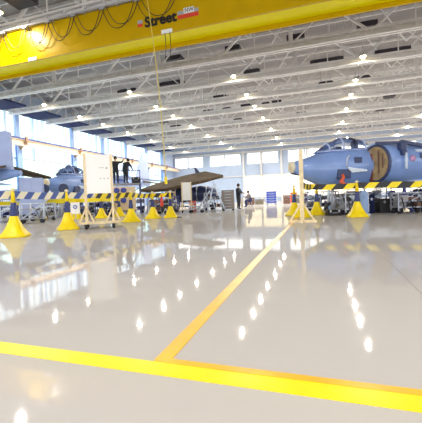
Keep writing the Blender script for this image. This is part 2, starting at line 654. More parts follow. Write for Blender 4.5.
b.box(CR((gx0 + gx1) / 2, (GY0 + GY1) / 2, GZ0 + 0.07), (gx1 - gx0, GY1 - GY0 - 0.12, 0.1))
b.build('bottom_flange', M['crane_under_lit'], cr)
b = MB()
b.box(CR((gx0 + gx1) / 2, GY0 - 0.12, GZ1 + 0.06), (gx1 - gx0, 0.06, 0.06))
for k in range(30):
    b.box(CR(gx0 + 1 + k * 2.0, GY0 - 0.03, GZ1 + 0.02), (0.06, 0.2, 0.05))
b.build('festoon_track', M['grey'], cr)
b = MB()
b.box(CR((gx0 + gx1) / 2, (GY0 + GY1) / 2, GZ1 + 0.17), (gx1 - gx0, 0.1, 0.14))
b.build('rail', M['grey'], cr)
for sx in (gx0 - 0.4, gx1 + 0.4):
    b = MB()
    b.box(CR(sx, (GY0 + GY1) / 2, 8.75), (0.5, 4.2, 0.55), bevel=0.05)
    b.build('end_carriage', M['crane'], cr)
    for dy in (-1.6, 1.6):
        b = MB()
        b.lathe([(0.2, -0.1), (0.25, -0.1), (0.25, 0.1), (0.2, 0.1)], CR(sx, (GY0 + GY1) / 2 + dy, 8.5), 'X', 16)
        b.build('wheel', M['steel'], cr)
# festoon cables: pairs of black loops
fx = [atY(x, y, GY0 - 0.1).x for x, y in ((-26, 44), (2, 36), (24, 30), (47, 24), (72, 18), (101, 11), (135, 2))]
fx += [fx[-1] + 2.1]
for i, (xa, xb) in enumerate(zip(fx, fx[1:])):
    for j, (sag, off) in enumerate(((1.15, 0.0), (1.02, 0.28))):
        pts = []
        n = 18
        for k in range(n + 1):
            t = k / n
            x = xa + 0.06 + off + (xb - xa - 0.1) * t
            z = GZ1 + 0.02 - sag * (1 - abs(2 * t - 1) ** 2.4)
            pts.append(CR(x, GY0 - 0.10 - 0.05 * j, z))
        b = MB()
        b.tube(pts, 0.018, 6)
        b.build('festoon_cable', M['black'], cr)
for x in fx:
    b = MB()
    b.box(CR(x + 0.1, GY0 - 0.12, GZ1 - 0.02), (0.3, 0.08, 0.10))
    b.build('cable_trolley', M['grey'], cr)


def text_mesh(name, txt, size, loc, m, parent, bold=0.0, ext=0.006, sx=1.0, heavy=0.0):
    cu = bpy.data.curves.new(name, 'FONT')
    cu.body = txt
    cu.size = size
    cu.offset = bold
    cu.extrude = ext
    o = bpy.data.objects.new(name, cu)
    C.objects.link(o)
    dg = bpy.context.evaluated_depsgraph_get()
    me = bpy.data.meshes.new_from_object(o.evaluated_get(dg))
    bpy.data.objects.remove(o)
    me.transform(Matrix.Rotation(PI / 2, 4, 'X') @ Matrix.Diagonal((sx, 1, 1, 1)))
    if heavy:                                        # heavy face: the outline thickened all round
        bm = bmesh.new()
        for k in range(9):
            m2 = me.copy()
            a = 2 * PI * k / 8
            r = 0 if k == 8 else heavy
            m2.transform(Matrix.Translation((r * math.cos(a), -0.0004 * k, r * math.sin(a))))
            bm.from_mesh(m2)
            bpy.data.meshes.remove(m2)
        bm.to_mesh(me)
        bm.free()
    me.materials.clear()
    me.materials.append(m)
    t = bpy.data.objects.new(name, me)
    C.objects.link(t)
    t.parent = parent
    t.location = loc
    return t


FYF = GY0 + 0.075
text_mesh('lettering', 'Street', 0.66, CR(-7.86, FYF - 0.012, 9.26), M['lettering'], cr, 0.0, sx=1.02, heavy=0.03)
for nm, m, x, z, w, h in (('logo_block', M['grey'], -8.12, 9.56, 0.26, 0.17), ('logo_block', M['red'], -8.12, 9.40, 0.26, 0.15),
                          ('logo_block', M['red'], -5.60, 9.38, 1.04, 0.17), ('logo_block', M['grey'], -5.60, 9.57, 1.04, 0.16),
                          ('logo_block', M['white'], -5.55, 9.62, 0.52, 0.26)):
    b = MB()
    b.box(CR(x, FYF - (0.006 if m != M['white'] else 0.014), z), (w, 0.02, h))
    b.build(nm, m, cr)
text_mesh('lettering', 'NW', 0.26, CR(-5.76, FYF - 0.03, 9.54), M['lettering'], cr, 0.0, sx=0.95)
for x in (-14.75, -6.66):
    b = MB()
    b.box(CR(x, GY0 - 0.05, 8.80), (0.55, 0.04, 0.17))
    o = b.build('rating_plate', M['white'], cr)
# pendant cable hanging down from the crane
b = MB()
pts = []
for k in range(13):
    t = k / 12
    pts.append(CR(-7.42 + 0.62 * t + 0.12 * math.sin(t * PI), 14.35, 10.5 - 8.7 * t))
b.tube(pts, 0.02, 6)
b.build('pendant_cable', M['rope'], cr)
b = MB()
b.box(CR(-6.8, 14.35, 1.72), (0.12, 0.1, 0.34), bevel=0.02)
b.build('pendant_control', M['tape_y'], cr)
b = MB()
b.bar(CR(-7.42, 14.35, 10.5), CR(-7.42, 14.9, 10.5), 0.05)
b.build('pendant_arm', M['grey'], cr)
for x in (-6.75, -6.5):
    b = MB()
    b.tube([CR(x, GY0 - 0.06, 8.75), CR(x + 0.02, GY0 - 0.05, 8.0), CR(x - 0.05, GY0 - 0.04, 7.5)], 0.015, 6)
    b.build('hanging_wire', M['black'], cr)

# ================================================================== LAMPS
def make_lamp(label, loc):
    t = thing('high_bay_lamp', label, 'lamp', loc, 0, 'high bay lamps')
    b = MB()
    b.lathe([(0.07, 0.26), (0.12, 0.14), (0.22, 0.0), (0.26, -0.10), (0.24, -0.10), (0.20, 0.0), (0.06, 0.10)], (0, 0, 0), 'Z', 20)
    b.build('reflector', M['lampshell'], t)
    b = MB()
    b.lathe([(0.05, 0.10), (0.11, 0.0), (0.14, -0.10), (0.11, -0.20), (0.04, -0.24)], (0, 0, 0), 'Z', 16)
    b.build('bulb', M['bulb'], t)
    b = MB()
    b.tube([(0, 0, 0.28), (0, 0, 0.75)], 0.03, 6)
    b.build('hanger', M['grey'], t)
    return t


lampY = [28.0, 33.3, 37.7, 43.6, 50.9, 58.4, 65.6]
rows = [(-26.3, 'row nearest the left wall'), (-16.4, 'second row from the left wall'),
        (-6.5, 'row left of the yellow floor line'), (3.4, 'rightmost row above the jet')]
ords = ['first', 'second', 'third', 'fourth', 'fifth', 'sixth', 'seventh']
spots = []
for x, rn in rows:
    for k, y in enumerate(lampY):
        spots.append((x, y, 'lit high bay lamp, %s from front, %s' % (ords[k], rn)))
spots.append((-15.76, 14.15, 'large lit high bay lamp above the crane girder at upper left corner'))
lamp0 = None
for x, y, lb in spots:
    loc = (x, y - 0.45, 11.05)
    if lamp0 is None:
        lamp0 = make_lamp(lb, loc)
    else:
        dup(lamp0, loc, 0, lb)
# the lamps' light, plus unseen right rows and front rows added to brighten the floor
LP = [(x, y - 0.45) for x, y, _ in spots] + [(x, y) for x in (13.3, 23.2) for y in lampY]
LP += [(x, y) for x in (-26.3, -16.4, -6.5, 3.4, 13.3, 23.2) for y in (-1.0, -7.0)]
for i, (x, y) in enumerate(LP):
    li = bpy.data.lights.new('lamp_light', 'AREA')
    li.shape = 'DISK'
    li.size = 0.34
    li.energy = 245
    li.color = (1.0, 0.94, 0.86)
    lo = bpy.data.objects.new('lamp_light', li)
    C.objects.link(lo)
    lo.location = (x, y, 10.79)
extra = [(x, y) for x, y in LP[len(spots):]]
for x, y in extra:
    if y < 14:
        dup(lamp0, (x, y, 11.05), 0, 'unseen lit high bay lamp added above the viewer to brighten the front floor')
    else:
        dup(lamp0, (x, y, 11.05), 0, 'lit high bay lamp beyond the right edge of the view')

# heater panels: dark slabs above the bottom chords
def slab(name, x0, x1, y0, y1, z, m, label, cat, group, th=0.34):
    t = thing(name, label, cat, ((x0 + x1) / 2, (y0 + y1) / 2, z), 0, group)
    b = MB()
    b.box((0, 0, 0), (x1 - x0, y1 - y0, th), bevel=0.03)
    b.box((0, 0, th * 0.6), (x1 - x0 - 0.4, (y1 - y0) * 0.6, 0.1))
    b.build('panel', m, t)
    for sx in (-1, 1):
        b = MB()
        b.tube([(sx * (x1 - x0) * 0.35, 0, 0.1), (sx * (x1 - x0) * 0.35, 0, ZT + 0.1 - z)], 0.02, 6)
        b.build('hanger', M['grey'], t)
    return t


HP = [(-15.6, -14.2, 13.5, 14.9, 'big dark ceiling heater panel above the crane girder at upper left'),
      (-14.1, -11.7, 29.1, 30.0, 'dark ceiling heater panel left of the crane pendant cable'),
      (-18.9, -16.8, 29.4, 30.1, 'dark ceiling heater panel under the festoon loops'),
      (-11.1, -9.8, 24.1, 25.1, 'dark ceiling heater panel below the white crane plate'),
      (-6.3, -5.2, 24.2, 25.3, 'dark ceiling heater panel just under the middle of the girder'),
      (-6.0, -4.6, 29.3, 30.1, 'dark ceiling heater panel beside the central hanging lamp'),
      (-1.85, -0.65, 24.2, 25.5, 'dark ceiling heater panel under the girder right of centre'),
      (2.7, 3.9, 24.2, 25.6, 'dark ceiling heater panel above the right row of lamps'),
      (-0.4, 2.2, 29.4, 30.3, 'long dark ceiling heater panel left of the right row of lamps'),
      (4.5, 7.0, 29.4, 30.4, 'long dark ceiling heater panel at the far upper right'),
      (-10.6, -9.2, 35.0, 36.2, 'small dark ceiling heater panel in the middle distance, left of centre'),
      (-4.9, -3.8, 39.6, 41.0, 'small dark ceiling heater panel in the middle distance at centre'),
      (-8.6, -7.2, 39.6, 41.0, 'small dark ceiling heater panel behind the central lamp row'),
      (0.3, 1.6, 35.2, 36.4, 'small dark ceiling heater panel over the jet nose'),
      (3.8, 5.0, 35.0, 36.2, 'small dark ceiling heater panel over the jet cockpit'),
      (-13.5, -12.0, 40.0, 41.4, 'small dark ceiling heater panel far off near the hanging cable'),
      (-20.8, -19.2, 46.0, 47.5, 'small dark ceiling heater panel far off near the left wall'),
      (-2.6, -1.2, 46.5, 48.0, 'small dark ceiling heater panel far off right of centre')]
for k, (px0, px1, py0, dz, lb) in enumerate((
        (223, 232, 111, 0.5, 'dark boxy ceiling heater left of the central lamp row, middle distance'),
        (234, 243, 121.5, 0.5, 'dark boxy ceiling heater left of the central lamp row, further back'),
        (262, 270, 106, 0.5, 'dark boxy ceiling heater right of the central lamp row, middle distance'),
        (270, 279, 120, 0.4, 'dark boxy ceiling heater right of the central lamp row, further back'),
        (384, 394, 97, 0.5, 'dark boxy ceiling heater at right above the jet wing root'),
        (376, 384, 110, 0.4, 'dark boxy ceiling heater at right above the intake cover'),
        (157, 168, 122, 0.3, 'small dark ceiling heater beside the hanging pendant cable'))):
    q0, q1 = atZ(px0, py0, 11.7), atZ(px1, py0, 11.7)
    yc_ = (q0.y + q1.y) / 2
    HP.append((q0.x, q1.x, yc_ - 0.6, yc_ + 0.6, lb))
for h in HP:
    slab('heater_panel', h[0], h[1], h[2], h[3], 11.8, M['dark'], h[4], 'heater', 'ceiling heater panels')
for i, y in enumerate((26.0, 30.9, 35.8, 41.0, 47.5, 54.5, 61.5)):
    slab('eave_louvre', -31.6, -28.2, y - 1.5, y + 1.2, 11.0, M['navy'],
         'navy louvre panel under the left eave, %s from the front' % ords[i], 'louvre', 'navy louvres along the left eave', 0.14)

# ================================================================== PEOPLE
def person(name_label, loc, rz, J, cloth_top, cloth_leg, group=None, hair=True):
    """J: joint positions; one skinned body mesh"""
    t = thing('person', name_label, 'person', loc, rz, group)
    verts, edges, rad, zone = [], [], [], []

    def add(p, r, z, par=None):
        verts.append(Vector(p)); rad.append(r); zone.append(z)
        if par is not None:
            edges.append((par, len(verts) - 1))
        return len(verts) - 1
    pel = add(J['pelvis'], 0.175, 1)
    wst = add(J['waist'], 0.16, 0, pel)
    chs = add(J['chest'], 0.19, 0, wst)
    nk0 = add(J['neck'], 0.065, 0, chs)
    P, Hd = Vector(J['neck']), Vector(J['head'])
    nk = add(P + (Hd - P) * 0.35, 0.055, 2, nk0)
    hd = add(Hd, 0.095, 2, nk)
    top = add(Hd + (Hd - P).normalized() * 0.09, 0.075, 2, hd)
    fwd = Vector(J.get('face', (0, -1, 0)))
    add(Hd + fwd * 0.115 - (Hd - P).normalized() * 0.015, 0.018, 2, hd)    # nose
    for s in ('l', 'r'):
        sh = add(J['sh_' + s], 0.095, 0, chs)
        el = add(J['el_' + s], 0.066, 0, sh)
        wr = add(J['wr_' + s], 0.033, 0, el)
        A, B = Vector(J['el_' + s]), Vector(J['wr_' + s])
        d = (B - A).normalized()
        pm = add(B + d * 0.07, 0.034, 2, wr)
        sd = d.cross(Vector((0, 0, 1)))
        sd = sd.normalized() if sd.length > 0.1 else Vector((1, 0, 0))
        n = d.cross(sd)
        for k, L in enumerate((0.075, 0.09, 0.085, 0.06)):
            o = sd * (0.03 - 0.02 * k)
            k1 = add(B + d * 0.11 + o, 0.010, 2, pm)
            add(B + d * (0.11 + L) + o + n * 0.02, 0.008, 2, k1)
        k1 = add(B + d * 0.06 + sd * 0.05, 0.011, 2, pm)
        add(B + d * 0.10 + sd * 0.06, 0.009, 2, k1)
        hp = add(J['hip_' + s], 0.13, 1, pel)
        kn = add(J['kn_' + s], 0.085, 1, hp)
        an = add(J['an_' + s], 0.048, 1, kn)
        ft = Vector(J['an_' + s]) + Vector(J.get('toe', (0, -0.17, -0.045)))
        add(ft, 0.04, 3, an)
    me = bpy.data.meshes.new('body')
    me.from_pydata(verts, edges, [])
    o = bpy.data.objects.new('body', me)
    C.objects.link(o)
    sk = o.modifiers.new('skin', 'SKIN')
    sk.use_smooth_shade = True
    if not me.skin_vertices:
        me.skin_vertices.new()
    for i, r in enumerate(rad):
        me.skin_vertices[0].data[i].radius = (r, r)
    me.skin_vertices[0].data[0].use_root = True
    o.modifiers.new('sub', 'SUBSURF').levels = 1
    dg = bpy.context.evaluated_depsgraph_get()
    nm = bpy.data.meshes.new_from_object(o.evaluated_get(dg))
    bpy.data.objects.remove(o)
    nm.name = 'body'
    nm.materials.clear()
    for m in (cloth_top, cloth_leg, M['skin'], M['black']):
        nm.materials.append(m)
    for p in nm.polygons:
        c = p.center
        best, bz = 9, 0
        for (i, j) in edges:
            a, bb = verts[i], verts[j]
            ab = bb - a
            tt = max(0, min(1, (c - a).dot(ab) / max(ab.length_squared, 1e-9)))
            dd = (c - (a + ab * tt)).length
            if dd < best:
                best = dd
                bz = zone[i] if (tt < 0.35 and zone[j] != 2) else zone[j]
        p.material_index = bz
    ob = bpy.data.objects.new('body', nm)
    C.objects.link(ob)
    ob.parent = t
    if hair:
        b = MB()
        up = (Hd - P).normalized()
        r = bmesh.ops.create_uvsphere(b.bm, u_segments=14, v_segments=10, radius=0.112)
        for v in r['verts']:
            v.co.z *= 1.1
            v.co = v.co + Hd + up * 0.055 - fwd * 0.025
        for f in b.bm.faces:
            f.smooth = True
        b.build('hair', M['hair'], t)
    return t


STAND = dict(pelvis=(0, 0, 0.95), waist=(0, 0, 1.12), chest=(0, 0, 1.33), neck=(0, 0, 1.48), head=(0, -0.03, 1.64),
             sh_l=(0.19, 0, 1.42), sh_r=(-0.19, 0, 1.42), el_l=(0.27, 0.0, 1.14), el_r=(-0.27, 0.0, 1.14),
             wr_l=(0.25, -0.12, 0.90), wr_r=(-0.25, -0.12, 0.90), hip_l=(0.10, 0, 0.90), hip_r=(-0.10, 0, 0.90),
             kn_l=(0.11, -0.02, 0.50), kn_r=(-0.11, -0.02, 0.50), an_l=(0.12, 0.02, 0.085), an_r=(-0.12, 0.02, 0.085))
P1 = dict(STAND, el_l=(0.40, -0.10, 1.42), wr_l=(0.52, -0.25, 1.60), el_r=(-0.38, -0.15, 1.40), wr_r=(-0.45, -0.36, 1.52))
P2 = dict(STAND, pelvis=(0, 0.05, 0.92), waist=(0, 0.0, 1.08), chest=(0.0, -0.10, 1.27), neck=(0, -0.18, 1.40), head=(0.0, -0.27, 1.53),
          sh_l=(0.2, -0.13, 1.34), sh_r=(-0.2, -0.13, 1.34), el_l=(0.27, -0.25, 1.08), el_r=(-0.27, -0.25, 1.08),
          wr_l=(0.17, -0.45, 0.98), wr_r=(-0.17, -0.45, 0.98))
P3 = dict(STAND, el_l=(0.27, -0.12, 1.15), wr_l=(0.16, -0.36, 1.12), el_r=(-0.27, -0.12, 1.15), wr_r=(-0.16, -0.36, 1.12))
P4 = dict(STAND, pelvis=(0, 0.0, 0.60), waist=(0, -0.03, 0.77), chest=(0, -0.10, 0.97), neck=(0, -0.14, 1.11), head=(0, -0.19, 1.26),
          sh_l=(0.19, -0.12, 1.05), sh_r=(-0.19, -0.12, 1.05), el_l=(0.25, -0.28, 0.82), el_r=(-0.25, -0.28, 0.82),
          wr_l=(0.14, -0.48, 0.88), wr_r=(-0.14, -0.48, 0.88), hip_l=(0.11, 0, 0.58), hip_r=(-0.11, 0, 0.58),
          kn_l=(0.16, -0.42, 0.56), kn_r=(-0.16, -0.42, 0.56), an_l=(0.15, -0.36, 0.085), an_r=(-0.15, -0.36, 0.085))

# ================================================================== JETS
def make_jet(label, loc, rz, cover=True, fin_h=1.7, cockpit=True, tail_z=0.0):
    t = thing('fighter_jet', label, 'aircraft', loc, rz, 'grey blue jets parked in the hangar')
    z0 = 1.93
    b = MB()
    b.loft([(0.06, 0, z0, 0.20, 0.20), (0.35, 0, z0 - .04, 0.31, 0.32), (0.6, 0, z0 - .09, 0.40, 0.42), (1.2, 0, z0 - .11, 0.58, 0.67),
            (1.8, 0, z0 - .08, 0.66, 0.79), (2.5, 0, z0 - .07, 0.68, 0.82), (3.3, 0, z0 - .06, 0.66, 0.80), (4.2, 0, z0 - .06, 0.66, 0.76),
            (5.5, 0, z0 - .04, 0.72, 0.74), (7.5, 0, z0 + .02, 0.70, 0.74), (9.5, 0, z0 + .25, 0.52, 0.70), (11.5, 0, z0 + .40, 0.36, 0.46),
            (13.2, 0, z0 + .45, 0.22, 0.26), (14.0, 0, z0 + .47, 0.10, 0.12)], 28)
    b.build('fuselage', M['jet'], t)
    b = MB()                                         # nose ring and cap
    b.lathe([(0.17, -0.03), (0.215, -0.03), (0.225, 0.02), (0.225, 0.10), (0.20, 0.12)], (0, 0, z0), 'X', 24)
    nc = b.build('nose_ring', M['cream'], t)
    b = MB()
    b.lathe([(0.14, -0.055), (0.15, -0.045), (0.16, -0.02)], (0, 0, z0), 'X', 20)
    b.build('nose_cap', M['timber'], nc)
    b = MB()
    b.tube([(0.0, 0, z0 - 0.26), (0.5, 0, z0 - 0.34), (0.9, 0, z0 - 0.5)], [0.03, 0.05, 0.05], 8)
    b.build('probe', M['jet_dark'], t)
    # canopy: windscreen and raised bubble
    if cockpit:
        b = MB()
        secs = []
        for x, hw, hh in ((1.05, 0.16, 0.05), (1.5, 0.36, 0.34), (2.0, 0.44, 0.56), (2.5, 0.45, 0.58), (3.0, 0.40, 0.44), (3.35, 0.30, 0.26)):
            ring = []
            for k in range(15):
                a = PI * k / 14
                ring.append(b.bm.verts.new((x, hw * math.cos(a), z0 + 0.55 + 0.05 * (x - 1.3) / 2 + hh * math.sin(a))))
            secs.append(ring)
        for r0, r1 in zip(secs, secs[1:]):
            for k in range(14):
                f = b.bm.faces.new((r0[k], r0[k + 1], r1[k + 1], r1[k]))
                f.smooth = True
        cn = b.build('canopy', M['glass'], t)
        b = MB()
        for x, hw, hh in ((1.5, 0.365, 0.345), (2.05, 0.45, 0.57), (3.0, 0.41, 0.45)):
            b.tube([(x, hw * math.cos(PI * k / 14), z0 + 0.55 + 0.05 * (x - 1.3) / 2 + hh * math.sin(PI * k / 14)) for k in range(15)], 0.035, 6)
        for s in (-1, 1):
            b.tube([(1.05, s * 0.16, z0 + 0.56), (1.5, s * 0.365, z0 + 0.57), (2.0, s * 0.45, z0 + 0.58), (3.0, s * 0.41, z0 + 0.62), (3.35, s * 0.31, z0 + .63)], 0.035, 6)
        b.build('canopy_frame', M['jet_pale'], cn)
        b = MB()
        b.box((2.75, 0, z0 + 0.66), (0.16, 0.36, 0.62), bevel=0.04)
        b.box((2.72, 0, z0 + 0.50), (0.40, 0.40, 0.14), bevel=0.04)
        b.box((2.73, 0, z0 + 0.96), (0.14, 0.2, 0.14), bevel=0.04)
        b.build('ejection_seat', M['jet_dark'], t)
        b = MB()
        b.box((1.95, 0, z0 + 0.64), (0.25, 0.5, 0.24), bevel=0.03)
        b.build('instrument_panel', M['jet_dark'], t)
    b = MB()                                         # spine behind the cockpit
    b.loft([(3.6, 0, z0 + 0.60, 0.36, 0.32), (4.6, 0, z0 + 0.55, 0.42, 0.28), (6.0, 0, z0 + 0.50, 0.40, 0.28), (9.0, 0, z0 + 0.7, 0.25, 0.28), (11.0, 0, z0 + 0.75, 0.1, 0.15)], 18)
    b.build('spine', M['jet'], t)
    for s in (-1, 1):                                # big side intakes
        rk = 0.36 * (1 if s > 0 else -1)
        ys = 0.72 * s
        b = MB()
        SI, IW, IH, IZ = 3.22, 0.54, 0.70, z0 + 0.0
        b.loft([(SI + .02, ys, IZ, IW, IH, rk), (SI + .2, ys, IZ, IW + .04, IH + .04, rk), (SI + .8, ys * .95, IZ, IW + .06, IH + .06, rk * .5),
                (SI + 1.8, ys * .85, IZ, IW + .06, IH + .04, 0), (7.0, ys * .62, IZ + .03, 0.52, 0.68, 0), (8.6, ys * .3, z0 + .1, 0.35, 0.5, 0)], 28)
        it = b.build('intake', M['jet'], t)
        b = MB()
        n = 28
        b.tube([(SI + rk * IW * math.cos(2 * PI * k / n), ys + IW * math.cos(2 * PI * k / n), IZ + IH * math.sin(2 * PI * k / n)) for k in range(n + 1)], 0.055, 6)
        b.build('intake_lip', M['jet_dark'], it)
        b = MB()
        b.loft([(SI - .04, ys, IZ, IW - .05, IH - .05, rk), (SI + .01, ys, IZ, IW - .03, IH - .03, rk)], 28)
        b.build('intake_cover' if cover else 'intake_mouth', M['tan'] if cover else M['jet_dark'], it)
        if cover:
            b = MB()
            b.bar((SI - .08 + rk * 0.12, ys + 0.12, IZ + .40), (SI - .08 + rk * 0.12, ys + 0.12, IZ - 0.80), 0.03, 0.10)
            b.build('strap', M['strap'], it)
            for dy, za, zb in ((-0.16, 0.50, -0.40), (-0.32, 0.35, -0.2)):
                b = MB()
                b.bar((SI - .07 + rk * dy, ys + dy, IZ + za), (SI - .07 + rk * dy, ys + dy, IZ + zb), 0.02, 0.06)
                b.build('batten', M['brown'], it)
        # wing, drooping a little
        b = MB()
        y0, y1 = 0.45 * s, 3.9 * s
        for_z = [(5.6, y0, z0 + 0.78), (8.4, y0, z0 + 0.8), (9.0, y1, z0 + 0.25), (7.8, y1, z0 + 0.30)]
        top = [b.bm.verts.new(p) for p in for_z]
        bot = [b.bm.verts.new((p[0], p[1], p[2] - (0.24 if i < 2 else 0.07))) for i, p in enumerate(for_z)]
        b.skin([top, bot], True, False)
        b.build('wing', M['jet_pale'], t)
        b = MB()
        for_z = [(11.6, 0.2 * s, z0 + 0.65 + tail_z), (13.3, 0.2 * s, z0 + 0.65 + tail_z), (13.7, 2.3 * s, z0 + 0.2 + tail_z), (12.9, 2.3 * s, z0 + 0.2 + tail_z)]
        top = [b.bm.verts.new(p) for p in for_z]
        bot = [b.bm.verts.new((p[0], p[1], p[2] - 0.09)) for p in for_z]
        b.skin([top, bot], True, False)
        b.build('tailplane', M['wing'], t)
        b = MB()
        b.lathe([(0.20, 0), (0.30, 0.05), (0.30, 0.35), (0.2, 0.4)], (5.2, 0.9 * s + (0.0 if s > 0 else -0.4), z0 - 0.25), 'Y', 18)
        b.build('nozzle', M['steel'], t)
    b = MB()                                         # fin
    zf = z0 + 0.6
    b.prism([(10.8, -0.07, zf - 0.1), (13.5, -0.07, zf - 0.1), (13.45, -0.07, zf + fin_h * 0.96), (13.2, -0.07, zf + fin_h), (12.5, -0.07, zf + fin_h)], (0, 0.14, 0))
    b.build('tail_fin', M['jet_pale'], t)
    # details on the visible flank
    for s in (-1,):
        b = MB()
        b.box((2.5, s * 0.655, z0 + 0.16), (0.30, 0.08, 0.22), bevel=0.015)
        b.build('vent_panel', M['jet_dark'], t)
        b = MB()
        b.box((1.92, s * 0.585, z0 - 0.36), (0.55, 0.16, 0.36), R_(0), bevel=0.03)
        b.build('open_bay', M['jet_dark'], t)
        b = MB()
        b.prism([(2.0, s * 0.68, z0 - 0.12), (2.75, s * 0.80, z0 - 0.24), (2.75, s * 0.84, z0 - 0.30), (2.2, s * 0.72, z0 - 0.34)], (0, -0.03, 0.02))
        b.build('bay_door', M['jet_light'], t)
    b = MB()                                         # nose wheel leg
    b.tube([(1.6, 0, z0 - 0.7), (1.55, 0, 0.30)], [0.06, 0.045], 10)
    b.bar((1.55, 0, 0.30), (1.55, -0.14, 0.24), 0.05)
    ng = b.build('nose_gear', M['pale'], t)
    b = MB()
    b.lathe([(0.10, -0.07), (0.20, -0.08), (0.24, -0.04), (0.24, 0.04), (0.20, 0.08), (0.10, 0.07)], (1.55, -0.16, 0.24), 'Y', 20)
    b.build('tyre', M['tyre'], ng)
    b = MB()
    b.lathe([(0.03, -0.085), (0.12, -0.085), (0.12, 0.085), (0.03, 0.085)], (1.55, -0.16, 0.24), 'Y', 16)
    b.build('wheel_hub', M['hub'], ng)
    b = MB()                                         # main gear under the belly
    b.tube([(6.4, 0, z0 - 0.7), (6.4, 0, 0.4)], [0.09, 0.07], 10)
    b.bar((6.4, -0.3, 0.36), (6.4, 0.3, 0.36), 0.08)
    mg = b.build('main_gear', M['pale'], t)
    for s in (-1, 1):
        b = MB()
        b.lathe([(0.14, -0.09), (0.30, -0.1), (0.36, -0.05), (0.36, 0.05), (0.30, 0.1), (0.14, 0.09)], (6.4, s * 0.32, 0.36), 'Y', 22)
        b.build('tyre', M['tyre'], mg)
    return t


jet = make_jet('blue grey fighter jet on the right with tan intake cover, nose behind the timber post', 'x', R_(26)) if False else None
RJ = (-1.02, 13.75, 0)
jet = make_jet('blue grey fighter jet at the right, nose pointing left, tan intake cover in place', RJ, R_(26))
zj = 1.93
# extra fittings only this jet shows
b = MB()
b.box((3.95, -1.22, zj + 0.58), (0.26, 0.26, 0.34), bevel=0.05)
b.box((3.95, -1.30, zj + 0.34), (0.2, 0.2, 0.2), bevel=0.04)
b.bar((3.2, -0.7, zj + 0.80), (3.95, -1.15, zj + 0.74), 0.12, 0.10)
b.bar((3.95, -1.15, zj + 0.78), (5.4, -1.05, zj + 0.55), 0.14, 0.12)
b.build('wing_root_fitting', M['jet_dark'], jet)
b = MB()
b.bar((3.98, -1.40, zj + 0.32), (3.98, -1.40, zj - 0.28), 0.06)
b.build('support_strut', M['jet_light'], jet)
b = MB()
b.lathe([(0.02, -0.012), (0.12, -0.012), (0.12, 0.012), (0.02, 0.012)], (4.35, -1.29, zj + 0.12), 'Y', 18)
b.build('roundel', M['pink'], jet)
for k in range(4):
    b = MB()
    b.box((4.78 + k * 0.21, -1.20 + k * 0.02, zj + 0.22 + 0.03 * (k % 2)), (0.13, 0.10, 0.20), bevel=0.01)
    b.build('hatch_opening', M['jet_dark'], jet)
b = MB()
b.box((5.10, -1.14, zj + 0.42), (1.1, 0.14, 0.10), bevel=0.02)
b.build('panel_rail', M['jet_light'], jet)
b = MB()
b.loft([(4.3, -0.75, zj - 0.78, 0.05, 0.03), (4.8, -0.75, zj - 0.80, 0.22, 0.13), (7.0, -0.75, zj - 0.80, 0.22, 0.13), (7.6, -0.75, zj - 0.75, 0.05, 0.05)], 16)
b.build('belly_pod', M['jet_light'], jet)
b = MB()
b.tube([(2.0, -0.66, zj - 0.1), (2.0, -0.73, zj + 0.22), (2.14, -0.66, zj + 0.34)], 0.02, 6)
b.build('vane', M['white'], jet)
b = MB()
b.tube([(5.45, -1.1, zj + 0.0), (5.45, -1.22, zj - 0.3), (5.5, -1.1, zj - 0.9), (5.4, -1.1, 0.3)], 0.045, 8)
b.build('outrigger_leg', M['pale'], jet)

jet2 = make_jet('blue jet on the left with glazed cockpit, nose towards the viewer by the wheeled board', (-16.75, 17.3, 0), R_(93.5), cover=False, fin_h=2.7)
jet2.scale = (1.15, 1.15, 1.15)
jet1 = make_jet('pale blue jet cut off at the left edge, only tail fin and tailplane in view', (-14.45 - 13.5, 12.9, 0), 0, cover=False, fin_h=2.0, tail_z=0.22)
t = thing('equipment_cabinet', 'pale blue equipment cabinet standing under the tail at the left edge', 'cabinet', (-14.35, 13.9, 0), R_(40))
b = MB()
b.box((0, 0, 1.25), (1.1, 0.8, 1.9), bevel=0.04)
b.build('body', M['jet_pale'], t)
for k in range(2):
    b = MB()
    b.box((-0.27 + 0.54 * k, -0.41, 1.25), (0.5, 0.03, 1.75), bevel=0.01)
    d_ = b.build('door', M['jet_pale'], t)
    b = MB()
    b.box((-0.27 + 0.54 * k + 0.18 * (1 - 2 * k), -0.44, 1.25), (0.04, 0.04, 0.25))
    b.build('handle', M['steel'], d_)
wh = (-0.4, 0.4)
for x in wh:
    for y in (-0.3, 0.3):
        b = MB()
        b.lathe([(0.06, -0.04), (0.14, -0.05), (0.14, 0.05), (0.06, 0.04)], (x, y, 0.14), 'Y', 14)
        b.box((x, y, 0.24), (0.1, 0.06, 0.14))
        b.build('castor', M['tyre'], t)

# detached wing held up on trestles
def W(x, y, Y):
    return atY(x, y, Y)


b = MB()
poly = [W(139, 189.5, 21.80), W(150, 190.5, 21.10), W(168, 188.5, 20.50), W(205, 180, 20.70), W(223, 175, 22.10), W(205, 171.3, 23.50), W(182, 176, 23.30), W(160, 182.5, 22.90)]
c = sum(poly, Vector()) / len(poly)
wroot = thing('aircraft_wing', 'detached olive brown aircraft wing tilted up on trestles in the middle distance', 'aircraft wing', (c.x, c.y, 0))
b.prism([Vector((p.x - c.x, p.y - c.y, p.z)) for p in poly], (0, 0.05, -0.17))
b.build('wing_skin', M['wing'], wroot)
b = MB()
b.bar((W(166, 189.5, 20.47) - Vector((c.x, c.y, 0))), (W(204, 181.5, 20.67) - Vector((c.x, c.y, 0))), 0.10, 0.16)
b.build('leading_edge', M['wing'], wroot)
b = MB()
p0 = W(197.5, 173, 22.5) - Vector((c.x, c.y, 0))
b.prism([p0 + Vector((-0.15, 0, 0)), p0 + Vector((0.2, 0, 0)), p0 + Vector((-0.15, 0, 0.42)), p0 + Vector((-0.25, 0, 0.42))], (0, 0.05, 0))
